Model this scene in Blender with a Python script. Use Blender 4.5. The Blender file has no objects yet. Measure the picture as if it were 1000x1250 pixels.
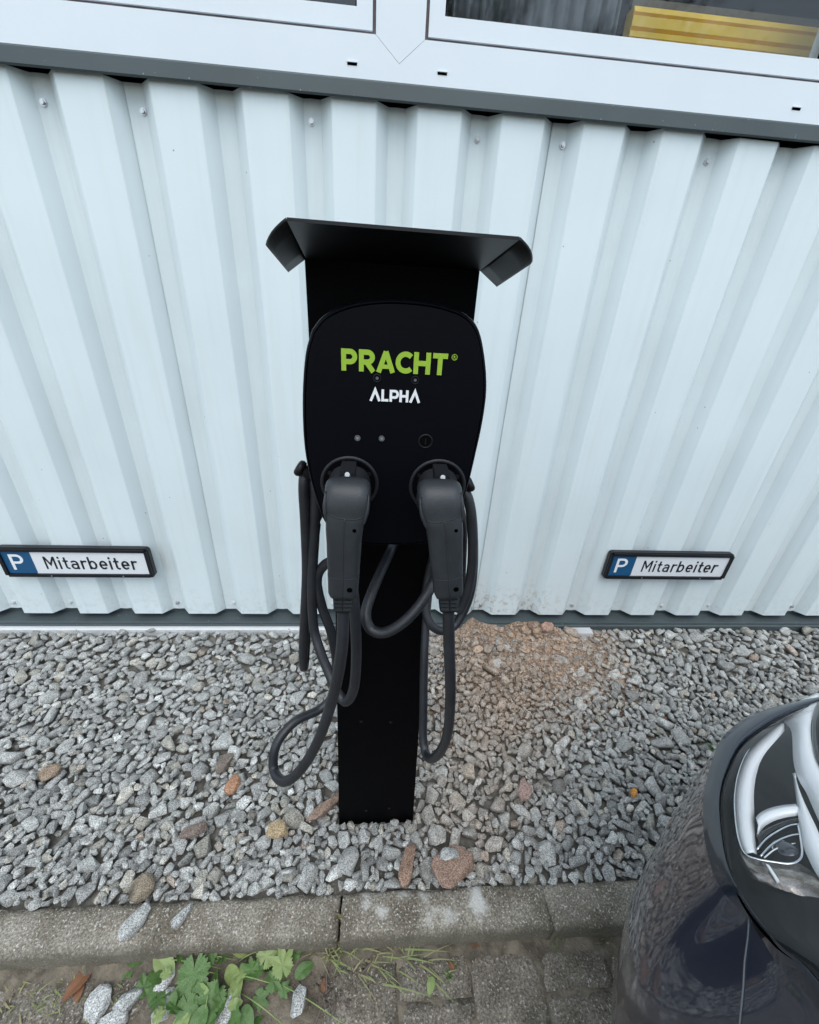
import bpy, bmesh, math, random
import numpy as np
from mathutils import Vector, Matrix, Quaternion
random.seed(7); rng = np.random.default_rng(7)
S = bpy.context.scene
C = S.collection

# ------------------------------------------------------------------ camera, light, exposure
H = 1.27
F_ = Vector((0.07593153, 0.88281013, -0.46355224))
R_ = Vector((0.99687283, -0.05700719, 0.05472425))
U_ = Vector((-0.02188531, 0.46625793, 0.88437807))
FP = 503.6
cam = bpy.data.cameras.new('camera'); cam.sensor_fit = 'HORIZONTAL'; cam.sensor_width = 36.0
cam.lens = 36.0 * FP / 1000.0; cam.clip_start = 0.02; cam.clip_end = 600
co = bpy.data.objects.new('camera', cam); C.objects.link(co)
co.matrix_world = Matrix(((R_.x, U_.x, -F_.x, 0), (R_.y, U_.y, -F_.y, 0), (R_.z, U_.z, -F_.z, H), (0, 0, 0, 1)))
S.camera = co
W = bpy.data.worlds.new('World'); S.world = W; W.use_nodes = True
nt = W.node_tree; bg = nt.nodes['Background']
sky = nt.nodes.new('ShaderNodeTexSky'); sky.sky_type = 'NISHITA'; sky.sun_disc = False
SUN_EL, SUN_AZ = 62, 182            # azimuth clockwise from +Y: behind the photographer
sky.sun_elevation = math.radians(SUN_EL); sky.sun_rotation = math.radians(SUN_AZ)
sky.air_density = 1.0; sky.dust_density = 1.5; sky.ozone_density = 1.0
hs = nt.nodes.new('ShaderNodeHueSaturation'); hs.inputs['Saturation'].default_value = .55      # thin even cloud: a paler sky
nt.links.new(sky.outputs[0], hs.inputs['Color'])
tn = nt.nodes.new('ShaderNodeMix'); tn.data_type = 'RGBA'; tn.blend_type = 'MULTIPLY'; tn.inputs[0].default_value = 1; tn.inputs[7].default_value = (.95, 1.0, .985, 1)
nt.links.new(hs.outputs[0], tn.inputs[6]); nt.links.new(tn.outputs[2], bg.inputs[0]); bg.inputs[1].default_value = 0.15
sl = bpy.data.lights.new('sun', 'SUN'); sl.energy = 0.6; sl.angle = math.radians(60); sl.color = (1, .97, .93)
so = bpy.data.objects.new('sun', sl); C.objects.link(so)
sd = Vector((math.sin(math.radians(SUN_AZ)) * math.cos(math.radians(SUN_EL)), math.cos(math.radians(SUN_AZ)) * math.cos(math.radians(SUN_EL)), math.sin(math.radians(SUN_EL))))
so.rotation_euler = sd.to_track_quat('Z', 'Y').to_euler()
S.view_settings.view_transform = 'Standard'; S.view_settings.look = 'None'
S.view_settings.gamma = 1; S.view_settings.use_curve_mapping = False
S.view_settings.exposure = 1.0
S.render.engine = 'CYCLES'

# ------------------------------------------------------------------ measuring helpers (survey of the photograph)
def ray(px, py): return F_ + R_ * ((px - 500) / FP) - U_ * ((py - 625) / FP)
def aY(px, py, Y):
    d = ray(px, py); return Vector((0, 0, H)) + d * (Y / d.y)
def aZ(px, py, Z):
    d = ray(px, py); return Vector((0, 0, H)) + d * ((Z - H) / d.z)
def proj(p):
    d = Vector(p) - Vector((0, 0, H)); z = d.dot(F_)
    return 500 + FP * d.dot(R_) / z, 625 - FP * d.dot(U_) / z

# ------------------------------------------------------------------ materials
MATS = {}
def mat(name, col, rough=.6, metal=0, spec=.5, coat=0, vary=0.0, vscale=8, bump=0.0, bscale=60, speck=None, col2=None, detail=6, grain=0):
    m = bpy.data.materials.new(name); m.use_nodes = True; n = m.node_tree; b = n.nodes['Principled BSDF']
    b.inputs['Base Color'].default_value = (*col, 1); b.inputs['Roughness'].default_value = rough
    b.inputs['Metallic'].default_value = metal; b.inputs['Specular IOR Level'].default_value = spec
    if coat: b.inputs['Coat Weight'].default_value = coat; b.inputs['Coat Roughness'].default_value = .04
    tc = n.nodes.new('ShaderNodeTexCoord'); last = None
    if vary or col2:
        nz = n.nodes.new('ShaderNodeTexNoise'); nz.inputs['Scale'].default_value = vscale; nz.inputs['Detail'].default_value = detail
        n.links.new(tc.outputs['Object'], nz.inputs['Vector'])
        rp = n.nodes.new('ShaderNodeValToRGB'); rp.color_ramp.elements[0].position = .35; rp.color_ramp.elements[1].position = .65
        c2 = col2 or [c * (1 - vary) for c in col]
        rp.color_ramp.elements[0].color = (*c2, 1); rp.color_ramp.elements[1].color = (*[c * (1 + vary * .4) for c in col], 1)
        n.links.new(nz.outputs[0], rp.inputs[0]); last = rp.outputs[0]
    if speck:
        sc, amt, scol = speck
        vz = n.nodes.new('ShaderNodeTexNoise'); vz.inputs['Scale'].default_value = sc; vz.inputs['Detail'].default_value = 2
        n.links.new(tc.outputs['Object'], vz.inputs['Vector'])
        r2 = n.nodes.new('ShaderNodeValToRGB'); r2.color_ramp.elements[0].position = amt; r2.color_ramp.elements[1].position = amt + .04
        n.links.new(vz.outputs[0], r2.inputs[0])
        mx = n.nodes.new('ShaderNodeMix'); mx.data_type = 'RGBA'; n.links.new(r2.outputs[0], mx.inputs[0])
        if last: n.links.new(last, mx.inputs[6])
        else: mx.inputs[6].default_value = (*col, 1)
        mx.inputs[7].default_value = (*scol, 1); last = mx.outputs[2]
    if grain:
        gz = n.nodes.new('ShaderNodeTexNoise'); gz.inputs['Scale'].default_value = grain; gz.inputs['Detail'].default_value = 4; gz.inputs['Roughness'].default_value = .7
        n.links.new(tc.outputs['Object'], gz.inputs['Vector']); gr = n.nodes.new('ShaderNodeValToRGB'); gr.color_ramp.elements[0].position = .38; gr.color_ramp.elements[1].position = .64
        gr.color_ramp.elements[0].color = (.5, .49, .46, 1); gr.color_ramp.elements[1].color = (1.4, 1.4, 1.4, 1); n.links.new(gz.outputs[0], gr.inputs[0])
        mg = n.nodes.new('ShaderNodeMix'); mg.data_type = 'RGBA'; mg.blend_type = 'MULTIPLY'; mg.inputs[0].default_value = 1; n.links.new(last, mg.inputs[6]); n.links.new(gr.outputs[0], mg.inputs[7]); last = mg.outputs[2]
    if last: n.links.new(last, b.inputs['Base Color'])
    if bump:
        bz = n.nodes.new('ShaderNodeTexNoise'); bz.inputs['Scale'].default_value = bscale; bz.inputs['Detail'].default_value = 5
        n.links.new(tc.outputs['Object'], bz.inputs['Vector'])
        bp = n.nodes.new('ShaderNodeBump'); bp.inputs['Strength'].default_value = bump; bp.inputs['Distance'].default_value = .004
        n.links.new(bz.outputs[0], bp.inputs['Height']); n.links.new(bp.outputs[0], b.inputs['Normal'])
    MATS[name] = m; return m

def glassy(name, tint, rough=0.0, ior=1.5):
    m = bpy.data.materials.new(name); m.use_nodes = True; n = m.node_tree; n.nodes.remove(n.nodes['Principled BSDF'])
    t = n.nodes.new('ShaderNodeBsdfTransparent'); t.inputs[0].default_value = (*tint, 1)
    g = n.nodes.new('ShaderNodeBsdfGlossy'); g.inputs['Roughness'].default_value = rough
    lw = n.nodes.new('ShaderNodeLayerWeight'); pw = n.nodes.new('ShaderNodeMath'); pw.operation = 'POWER'; n.links.new(lw.outputs['Facing'], pw.inputs[0]); lw.inputs[0].default_value = .5; pw.inputs[1].default_value = 4.5
    f0 = ((ior - 1) / (ior + 1)) ** 2; fr = n.nodes.new('ShaderNodeMath'); fr.operation = 'MULTIPLY_ADD'; n.links.new(pw.outputs[0], fr.inputs[0]); fr.inputs[1].default_value = 1 - f0; fr.inputs[2].default_value = f0
    mx = n.nodes.new('ShaderNodeMixShader'); n.links.new(fr.outputs[0], mx.inputs[0]); n.links.new(t.outputs[0], mx.inputs[1]); n.links.new(g.outputs[0], mx.inputs[2])
    n.links.new(mx.outputs[0], n.nodes['Material Output'].inputs[0]); return m

def add_nodes_mul(m, builder):
    """multiply the base colour by a mask built by builder(nodes, links) -> (factor socket, colour)"""
    n = m.node_tree; b = n.nodes['Principled BSDF']; s = b.inputs['Base Color']
    src = s.links[0].from_socket if s.links else None
    fac, col = builder(n)
    mx = n.nodes.new('ShaderNodeMix'); mx.data_type = 'RGBA'
    n.links.new(fac, mx.inputs[0])
    if src: n.links.new(src, mx.inputs[6])
    else: mx.inputs[6].default_value = s.default_value
    mx.inputs[7].default_value = (*col, 1)
    n.links.new(mx.outputs[2], s)

M_black = mat('black_powder_coat', (.0016, .0016, .0022), rough=.6, spec=.05, speck=(260, .70, (.006, .006, .006)))
M_hood = mat('black_sheet', (.005, .0055, .007), rough=.45, spec=.28)
M_box = mat('black_satin_housing', (.0024, .0027, .0048), rough=.4, spec=.08)
M_green = mat('lime_print', (.30, .48, .035), rough=.5)
M_wprint = mat('white_print', (.8, .82, .84), rough=.5)
M_rubber = mat('cable_rubber', (.018, .020, .025), rough=.42, spec=.5, vary=.25, vscale=30, bump=.15, bscale=250)
M_plug = mat('plug_plastic', (.025, .029, .034), rough=.46, spec=.45, vary=.15, vscale=60, bump=.1, bscale=500)
M_plugd = mat('dark_plug_plastic', (.011, .012, .015), rough=.5, spec=.4)
M_steel = mat('bright_steel', (.55, .56, .58), rough=.35, metal=.9)
M_dled = mat('grey_lens', (.10, .11, .12), rough=.3)
M_wall = mat('white_coated_sheet', (.69, .775, .80), rough=.40, spec=.4, vary=.035, vscale=3, bump=.02, bscale=25)
M_pvc = mat('white_pvc', (.71, .77, .815), rough=.35, vary=.02, vscale=5)
M_flash = mat('grey_sheet_metal', (.055, .074, .080), rough=.5, vary=.12, vscale=6, speck=(160, .72, (.3, .33, .35)))
M_alu = mat('aluminium_strip', (.72, .73, .74), rough=.35, metal=.3)
M_gasket = mat('gasket', (.16, .13, .14), rough=.8, vary=.4, vscale=20)
M_darkroom = mat('dark_interior', (.035, .037, .04), rough=.9)
M_yellow = mat('yellow_board', (.95, .62, .09), rough=.5, vary=.2, vscale=6)
M_signw = mat('sign_white', (.74, .77, .80), rough=.3)
M_signb = mat('sign_blue', (.01, .085, .2), rough=.3)
M_signk = mat('sign_black', (.006, .007, .01), rough=.35)
M_soil = mat('brown_soil', (.33, .24, .18), rough=.95, col2=(.18, .125, .09), vscale=30, bump=1, bscale=160, speck=(210, .60, (.45, .37, .30)), grain=150, detail=10)
M_bed = mat('dark_subsoil', (.17, .16, .14), rough=1, vary=.5, vscale=40, bump=1, bscale=120)
M_kerb = mat('weathered_kerb_concrete', (.31, .285, .24), rough=.9, col2=(.15, .13, .10), vscale=14, bump=1, bscale=200, speck=(210, .60, (.46, .44, .40)), detail=12, grain=240)
M_paver = mat('worn_paver_concrete', (.235, .21, .175), rough=.92, col2=(.115, .102, .08), vscale=14, bump=1, bscale=190, speck=(190, .61, (.38, .355, .32)), detail=12, grain=220)
M_joint = mat('joint_soil', (.17, .145, .11), rough=1, vary=.5, vscale=30, bump=1, bscale=160, speck=(220, .66, (.2, .17, .13)))
M_leaf = mat('green_leaf', (.10, .19, .045), rough=.45, col2=(.05, .11, .028), vscale=25, bump=.2, bscale=80)
M_leafp = mat('pale_leaf', (.26, .32, .12), rough=.5, col2=(.17, .25, .08), vscale=30)
M_grass = mat('grass_blade', (.18, .24, .08), rough=.6, col2=(.26, .23, .12), vscale=20)
M_dead = mat('orange_dead_leaf', (.24, .11, .055), rough=.7, vary=.4, vscale=40)
M_twig = mat('dry_twig', (.13, .10, .085), rough=.8)
M_paint = mat('dark_blue_car_paint', (.010, .016, .036), rough=.35, coat=1.0)
M_lip = mat('car_bumper_lip', (.010, .015, .026), rough=.3, coat=.6)
M_plastk = mat('glossy_black_plastic', (.008, .009, .011), rough=.12)
M_seam = mat('panel_gap', (.001, .001, .001), rough=.9, spec=0)
M_chrome = mat('chrome_reflector', (.78, .80, .82), rough=.14, metal=1)
M_satin = mat('satin_reflector', (.88, .90, .91), rough=.32, metal=.15)
M_mott = mat('painted_gravel_reflector', (.42, .38, .34), rough=.2, metal=.9, col2=(.14, .12, .105), vscale=70, bump=.5, bscale=60)  # brown-grey mottle paints the gravel's reflection into the metal colour
M_bowl = mat('matt_black_housing', (.006, .007, .009), rough=.55, spec=.12)
M_dome = mat('projector_glass', (.02, .025, .035), rough=.05, coat=1)
M_lampgrey = mat('lamp_housing_grey', (.12, .115, .12), rough=.3)
M_tyre = mat('tyre', (.02, .02, .02), rough=.8)
M_rim = mat('alloy_rim', (.4, .41, .42), rough=.3, metal=.9)
M_lens = glassy('clear_lens', (.95, .96, .97), 0, 1.45)
M_pane = glassy('window_glass', (.9, .92, .92), .035, 1.5)
M_bark = mat('bark', (.09, .07, .05), rough=.9, vary=.4)
M_crown = mat('tree_foliage', (.10, .13, .075), rough=.7, vary=.4, vscale=3)

# stone material: colour from a per-stone attribute (gravel mass) or the object's own colour (single stones)
def stone_mat(name, per_object):
    m = bpy.data.materials.new(name); m.use_nodes = True; n = m.node_tree; b = n.nodes['Principled BSDF']
    b.inputs['Roughness'].default_value = .85; b.inputs['Specular IOR Level'].default_value = .25
    if per_object:
        a = n.nodes.new('ShaderNodeObjectInfo'); base = a.outputs['Color']
    else:
        a = n.nodes.new('ShaderNodeAttribute'); a.attribute_name = 'tint'; base = a.outputs['Color']
    g = n.nodes.new('ShaderNodeNewGeometry')
    def noise(sc, p0, p1, c0, c1, det=3):
        z = n.nodes.new('ShaderNodeTexNoise'); z.inputs['Scale'].default_value = sc; z.inputs['Detail'].default_value = det
        n.links.new(g.outputs['Position'], z.inputs['Vector'])
        r = n.nodes.new('ShaderNodeValToRGB'); r.color_ramp.elements[0].position = p0; r.color_ramp.elements[1].position = p1
        r.color_ramp.elements[0].color = (c0, c0, c0, 1); r.color_ramp.elements[1].color = (c1, c1, c1, 1)
        n.links.new(z.outputs[0], r.inputs[0]); return r.outputs[0], z.outputs[0]
    sA, hA = noise(430, .38, .62, .48, 1.52); sB, hB = noise(70, .35, .65, .8, 1.15, 5)
    cur = base
    for s in (sA, sB):
        mx = n.nodes.new('ShaderNodeMix'); mx.data_type = 'RGBA'; mx.blend_type = 'MULTIPLY'; mx.inputs[0].default_value = 1
        n.links.new(cur, mx.inputs[6]); n.links.new(s, mx.inputs[7]); cur = mx.outputs[2]
    n.links.new(cur, b.inputs['Base Color'])
    bp = n.nodes.new('ShaderNodeBump'); bp.inputs['Strength'].default_value = .55; bp.inputs['Distance'].default_value = .003
    n.links.new(hB, bp.inputs['Height']); n.links.new(bp.outputs[0], b.inputs['Normal'])
    return m
M_stone = stone_mat('crushed_stone_single', True)
M_gravel = stone_mat('crushed_stone', False)

# ------------------------------------------------------------------ mesh helpers
def link(name, me, m, parent=None, smooth=False, kind=None):
    if m is not None: me.materials.append(m)
    o = bpy.data.objects.new(name, me); C.objects.link(o)
    if parent is not None: o.parent = parent
    if smooth: me.polygons.foreach_set('use_smooth', [True] * len(me.polygons))
    if kind: o['kind'] = kind
    return o
def mesh(name, vs, fs, m, parent=None, smooth=False, kind=None):
    me = bpy.data.meshes.new(name); me.from_pydata([tuple(v) for v in vs], [], fs); me.update()
    return link(name, me, m, parent, smooth, kind)
def bmobj(name, bm, m, parent=None, smooth=False, kind=None, bevel=0, seg=2):
    if bevel:
        bmesh.ops.bevel(bm, geom=[e for e in bm.edges if len(e.link_faces) == 2 and e.calc_face_angle(0) > .5], offset=bevel, segments=seg, profile=.5, affect='EDGES')
    me = bpy.data.meshes.new(name); bmesh.ops.recalc_face_normals(bm, faces=bm.faces); bm.to_mesh(me); bm.free()
    return link(name, me, m, parent, smooth, kind)
def bbox(bm, x0, x1, y0, y1, z0, z1):
    v = [bm.verts.new(p) for p in ((x0, y0, z0), (x1, y0, z0), (x1, y1, z0), (x0, y1, z0), (x0, y0, z1), (x1, y0, z1), (x1, y1, z1), (x0, y1, z1))]
    for f in ((0, 3, 2, 1), (4, 5, 6, 7), (0, 1, 5, 4), (1, 2, 6, 5), (2, 3, 7, 6), (3, 0, 4, 7)): bm.faces.new([v[i] for i in f])
def box(name, x0, x1, y0, y1, z0, z1, m, parent=None, bevel=0, kind=None):
    bm = bmesh.new(); bbox(bm, x0, x1, y0, y1, z0, z1); return bmobj(name, bm, m, parent, bevel=bevel, kind=kind)
def prism(name, pts, ext, m, parent=None, bevel=0, seg=2, smooth=False):
    """closed polygon of 3-D points, extruded by vector ext"""
    bm = bmesh.new(); a = [bm.verts.new(p) for p in pts]; b = [bm.verts.new(Vector(p) + Vector(ext)) for p in pts]
    bm.faces.new(a); bm.faces.new(b[::-1]); n = len(a)
    for i in range(n): bm.faces.new((a[i], a[(i + 1) % n], b[(i + 1) % n], b[i]))
    return bmobj(name, bm, m, parent, smooth, bevel=bevel, seg=seg)
def catmull(P, n):
    P = [Vector(p) for p in P]; out = []
    for i in range(len(P) - 1):
        p0 = P[i - 1] if i else P[0] * 2 - P[1]; p1, p2 = P[i], P[i + 1]; p3 = P[i + 2] if i + 2 < len(P) else P[-1] * 2 - P[-2]
        for k in range(n):
            t = k / n
            out.append(.5 * ((2 * p1) + (p2 - p0) * t + (2 * p0 - 5 * p1 + 4 * p2 - p3) * t * t + (3 * p1 - p0 - 3 * p2 + p3) * t ** 3))
    out.append(P[-1]); return out
def tube(name, path, r, m, parent=None, seg=12, cap=True, smooth=True):
    """path of points; r a number or a list (rx, ry) per point"""
    n = len(path); vs = []; fs = []
    t0 = (path[1] - path[0]).normalized(); nrm = t0.orthogonal().normalized()
    for i, p in enumerate(path):
        t = (path[min(i + 1, n - 1)] - path[max(i - 1, 0)])
        t = t.normalized() if t.length > 1e-9 else t0
        nrm = (nrm - t * nrm.dot(t)).normalized(); bi = t.cross(nrm)
        rr = r if not isinstance(r, (list, tuple)) else r[i]
        for k in range(seg):
            a = 2 * math.pi * k / seg; vs.append(p + nrm * math.cos(a) * rr + bi * math.sin(a) * rr)
    for i in range(n - 1):
        for k in range(seg):
            a = i * seg + k; b = i * seg + (k + 1) % seg; fs.append((a, b, b + seg, a + seg))
    if cap: fs.append(tuple(range(seg))[::-1]); fs.append(tuple(range((n - 1) * seg, n * seg)))
    return mesh(name, vs, fs, m, parent, smooth)
def thing(name, label, cat, loc=(0, 0, 0), group=None):
    o = bpy.data.objects.new(name, None); C.objects.link(o); o.location = loc; o.empty_display_size = .05
    o['label'] = label; o['category'] = cat
    if group: o['group'] = group
    return o
def tag(o, label, cat, group=None):
    o['label'] = label; o['category'] = cat
    if group: o['group'] = group
    return o
def disc(name, c, ax, r, h, m, parent=None, seg=24, r2=None, bevel=0):
    ax = Vector(ax).normalized(); a = ax.orthogonal().normalized(); b = ax.cross(a); bm = bmesh.new(); c = Vector(c)
    r2 = r if r2 is None else r2
    lo = [bm.verts.new(c + (a * math.cos(t) + b * math.sin(t)) * r) for t in [2 * math.pi * k / seg for k in range(seg)]]
    hi = [bm.verts.new(c + ax * h + (a * math.cos(t) + b * math.sin(t)) * r2) for t in [2 * math.pi * k / seg for k in range(seg)]]
    bm.faces.new(lo[::-1]); bm.faces.new(hi)
    for k in range(seg): bm.faces.new((lo[k], lo[(k + 1) % seg], hi[(k + 1) % seg], hi[k]))
    return bmobj(name, bm, m, parent, bevel=bevel)
def ring(name, c, ax, R, r, m, parent=None, seg=36, s2=10, sq=1.0):
    ax = Vector(ax).normalized(); a = ax.orthogonal().normalized(); b = ax.cross(a); c = Vector(c); vs = []; fs = []
    for i in range(seg):
        t = 2 * math.pi * i / seg; d = a * math.cos(t) + b * math.sin(t)
        for j in range(s2):
            u = 2 * math.pi * j / s2; vs.append(c + d * (R + r * math.cos(u)) + ax * r * sq * math.sin(u))
    for i in range(seg):
        for j in range(s2):
            fs.append((i * s2 + j, ((i + 1) % seg) * s2 + j, ((i + 1) % seg) * s2 + (j + 1) % s2, i * s2 + (j + 1) % s2))
    return mesh(name, vs, fs, m, parent, True)

# lettering: strokes swept as flat ribbons, each with its own small thickness
def arc(cx, cy, rx, ry, a0, a1, n=14): return [(cx + rx * math.cos(math.radians(a0 + (a1 - a0) * i / n)), cy + ry * math.sin(math.radians(a0 + (a1 - a0) * i / n))) for i in range(n + 1)]
def strokes(name, sts, w, org, ex, ey, en, m, parent, th=.0006):
    """sts: list of polylines in text units; org/ex/ey/en: placement vectors (ex,ey scaled); w stroke width"""
    bm = bmesh.new(); ex, ey, en, org = Vector(ex), Vector(ey), Vector(en), Vector(org)
    for si, st in enumerate(sts):
        ww = w; closed = False
        if isinstance(st, dict): ww = st.get('w', w); closed = st.get('closed', False); st = st['p']
        P = [Vector((p[0], p[1])) for p in st]; P = [p for i, p in enumerate(P) if i == 0 or (p - P[i - 1]).length > 1e-4]; n = len(P); L = []; Rr = []
        for i in range(n):
            if closed: d0 = (P[i] - P[i - 1]).normalized(); d1 = (P[(i + 1) % n] - P[i]).normalized()
            else:
                d0 = (P[i] - P[i - 1]).normalized() if i else (P[1] - P[0]).normalized(); d1 = (P[i + 1] - P[i]).normalized() if i < n - 1 else d0
            nn = Vector((-d0.y - d1.y, d0.x + d1.x)); nn.normalize()
            k = 1 / max(.35, nn.dot(Vector((-d0.y, d0.x)))); L.append(P[i] + nn * ww / 2 * k); Rr.append(P[i] - nn * ww / 2 * k)
        h = th + si * .00007
        def V(p, z): return bm.verts.new(org + ex * p.x + ey * p.y + en * z)
        lt = [V(p, h) for p in L]; rt = [V(p, h) for p in Rr]; lb = [V(p, -.0003) for p in L]; rb = [V(p, -.0003) for p in Rr]
        rngi = range(n) if closed else range(n - 1)
        for i in rngi:
            j = (i + 1) % n
            bm.faces.new((lt[i], lt[j], rt[j], rt[i])); bm.faces.new((lb[i], lb[j], lt[j], lt[i])); bm.faces.new((rt[i], rt[j], rb[j], rb[i]))
        if not closed:
            bm.faces.new((lb[0], lt[0], rt[0], rb[0])); bm.faces.new((rb[-1], rt[-1], lt[-1], lb[-1]))
    return bmobj(name, bm, m, parent)

# ------------------------------------------------------------------ GROUND
PZ = -.055                                     # paving level; gravel and kerb top are at 0
KB, KF = .456, .369                            # kerb back and front
ground = mesh('ground', [(-90, -90, PZ - .05), (90, -90, PZ - .05), (90, 90, PZ - .05), (-90, 90, PZ - .05)], [(0, 1, 2, 3)], M_joint, kind='structure')
pav = mesh('pavement', [(-4, -3, PZ - .012), (4, -3, PZ - .012), (4, KF, PZ - .012), (-4, KF, PZ - .012)], [(0, 1, 2, 3)], M_joint, kind='structure')
bed = mesh('gravel_bed', [(-4, KB, -.022), (4, KB, -.022), (4, .92, -.022), (-4, .92, -.022), (4, 1.26, .005), (-4, 1.26, .005), (4, 1.33, .005), (-4, 1.33, .005)], [(0, 1, 2, 3), (3, 2, 4, 5), (5, 4, 6, 7)], M_bed, kind='structure')
def ramp(y): return .027 * min(1, max(0, (y - .92) / .34))
# uneven joint soil between pavers, real relief
def relief(name, x0, x1, y0, y1, nx, ny, fn, m, parent=None, kind=None, smooth=True):
    vs = [(x0 + (x1 - x0) * i / nx, y0 + (y1 - y0) * j / ny, fn(x0 + (x1 - x0) * i / nx, y0 + (y1 - y0) * j / ny)) for j in range(ny + 1) for i in range(nx + 1)]
    fs = [(j * (nx + 1) + i, j * (nx + 1) + i + 1, (j + 1) * (nx + 1) + i + 1, (j + 1) * (nx + 1) + i) for j in range(ny) for i in range(nx)]
    return mesh(name, vs, fs, m, parent, smooth, kind)
from mathutils import noise as mn
relief('joint_soil', -1.3, .9, -.3, KF + .001, 260, 80, lambda x, y: PZ - .0035 + .006 * mn.noise((x * 22, y * 22, 3)) + .003 * mn.noise((x * 90, y * 90, 8)) + (.012 * math.exp(-((y - KF) / .022) ** 2)) + .012 * math.exp(-((x + .30) / .16) ** 2 - ((y - .30) / .07) ** 2), M_joint, pav, kind='stuff')
# pavers: worn blocks, 16 cm wide, staggered
def slab(name, x0, x1, y0, y1, z0, z1, m, parent, seedv, wear=.004, step=.014):
    nx = max(4, int((x1 - x0) / step)); ny = max(4, int((y1 - y0) / step)); vs = []; fs = []
    def P(i, j):
        x = x0 + (x1 - x0) * i / nx; y = y0 + (y1 - y0) * j / ny
        e = min(i, nx - i, j, ny - j)
        x2 = x + .0035 * mn.noise((x * 30 + seedv, y * 30, 1)) * (1 if (i in (0, nx)) else 0); y2 = y + .0035 * mn.noise((x * 30, y * 30 + seedv, 5)) * (1 if (j in (0, ny)) else 0)
        z = z1 + .0016 * mn.noise((x * 25, y * 25, seedv)) + .0008 * mn.noise((x * 80, y * 80, seedv))
        if e == 0: z -= wear * (1.2 + .8 * mn.noise((x * 40, y * 40, seedv + 9)))
        elif e == 1: z -= wear * .16
        return (x2, y2, z)
    for j in range(ny + 1):
        for i in range(nx + 1): vs.append(P(i, j))
    for j in range(ny):
        for i in range(nx): fs.append((j * (nx + 1) + i, j * (nx + 1) + i + 1, (j + 1) * (nx + 1) + i + 1, (j + 1) * (nx + 1) + i))
    border = [i for i in range(nx + 1)] + [(j + 0) * (nx + 1) + nx for j in range(1, ny + 1)] + [ny * (nx + 1) + i for i in range(nx - 1, -1, -1)] + [j * (nx + 1) for j in range(ny - 1, 0, -1)]
    base = len(vs)
    for b in border: vs.append((vs[b][0], vs[b][1], z0))
    nb = len(border)
    for k in range(nb): fs.append((border[k], base + k, base + (k + 1) % nb, border[(k + 1) % nb]))
    return mesh(name, vs, fs, m, parent, True)
# paver columns
xs0 = -.093 - .16 * 8
for c in range(18):
    x0 = xs0 + c * .16
    if x0 > .95: break
    off = (.0 if c % 2 else .12)
    y1 = KF - .008 - (0 if c % 2 == 0 else .0)
    ys = [KF - .006]
    first = .075 if c % 2 else .2
    y = ys[0] - first; ys.append(y)
    while y > -.75: y -= .24; ys.append(y)
    for k in range(len(ys) - 1):
        if -.42 < x0 < -.2 and k == 0: continue          # broken out: loose soil where the weeds grow
        dz = random.uniform(-.003, .003)
        slab('paver', x0 + .002, x0 + .158, ys[k + 1] + .002, ys[k] - .002, PZ - .03, PZ + dz, M_paver, pav, c * 7.3 + k, wear=.003)
# kerb
kerb = thing('kerb', 'low weathered grey concrete kerb running between the gravel strip and the paving', 'kerb', (0, KF, PZ))
def smear(n):
    g = n.nodes.new('ShaderNodeTexCoord'); z = n.nodes.new('ShaderNodeTexNoise'); z.inputs['Scale'].default_value = 26; z.inputs['Detail'].default_value = 8
    n.links.new(g.outputs['Object'], z.inputs['Vector'])
    sep = n.nodes.new('ShaderNodeSeparateXYZ'); n.links.new(g.outputs['Object'], sep.inputs[0])
    def mth(op, a, b=None):
        k = n.nodes.new('ShaderNodeMath'); k.operation = op
        for i, v in enumerate((a, b)):
            if v is None: continue
            if isinstance(v, (int, float)): k.inputs[i].default_value = v
            else: n.links.new(v, k.inputs[i])
        return k.outputs[0]
    def blob(cx, cy, rx, ry):
        dx = mth('DIVIDE', mth('SUBTRACT', sep.outputs[0], cx), rx); dy = mth('DIVIDE', mth('SUBTRACT', sep.outputs[1], cy), ry)
        return mth('SUBTRACT', 1.0, mth('SQRT', mth('ADD', mth('MULTIPLY', dx, dx), mth('MULTIPLY', dy, dy))))
    b1 = blob(.255, .06, .032, .05); b2 = mth('MULTIPLY', blob(.10, .062, .2, .045), .4); mxb = mth('MAXIMUM', b1, b2)
    v = mth('ADD', mth('MULTIPLY', mxb, .62), mth('MULTIPLY', mth('SUBTRACT', z.outputs[0], .5), 1.9))
    r = n.nodes.new('ShaderNodeValToRGB'); r.color_ramp.elements[0].position = .12; r.color_ramp.elements[1].position = .5
    n.links.new(v, r.inputs[0]); k = mth('MULTIPLY', r.outputs[0], mth('GREATER_THAN', mxb, 0.0)); return mth('MULTIPLY', k, .75), (.62, .62, .6)
add_nodes_mul(M_kerb, smear)
def moss(n):
    g = n.nodes.new('ShaderNodeTexCoord'); sp = n.nodes.new('ShaderNodeSeparateXYZ'); n.links.new(g.outputs['Object'], sp.inputs[0])
    z = n.nodes.new('ShaderNodeTexNoise'); z.inputs['Scale'].default_value = 18; z.inputs['Detail'].default_value = 7; n.links.new(g.outputs['Object'], z.inputs['Vector'])
    a = n.nodes.new('ShaderNodeMath'); a.operation = 'MULTIPLY_ADD'; n.links.new(z.outputs[0], a.inputs[0]); a.inputs[1].default_value = -.022; n.links.new(sp.outputs[1], a.inputs[2])
    r = n.nodes.new('ShaderNodeMapRange'); r.inputs[1].default_value = -.010; r.inputs[2].default_value = .006; r.inputs[3].default_value = .75; r.inputs[4].default_value = 0; n.links.new(a.outputs[0], r.inputs[0]); return r.outputs[0], (.075, .068, .048)
add_nodes_mul(M_kerb, moss)
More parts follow.
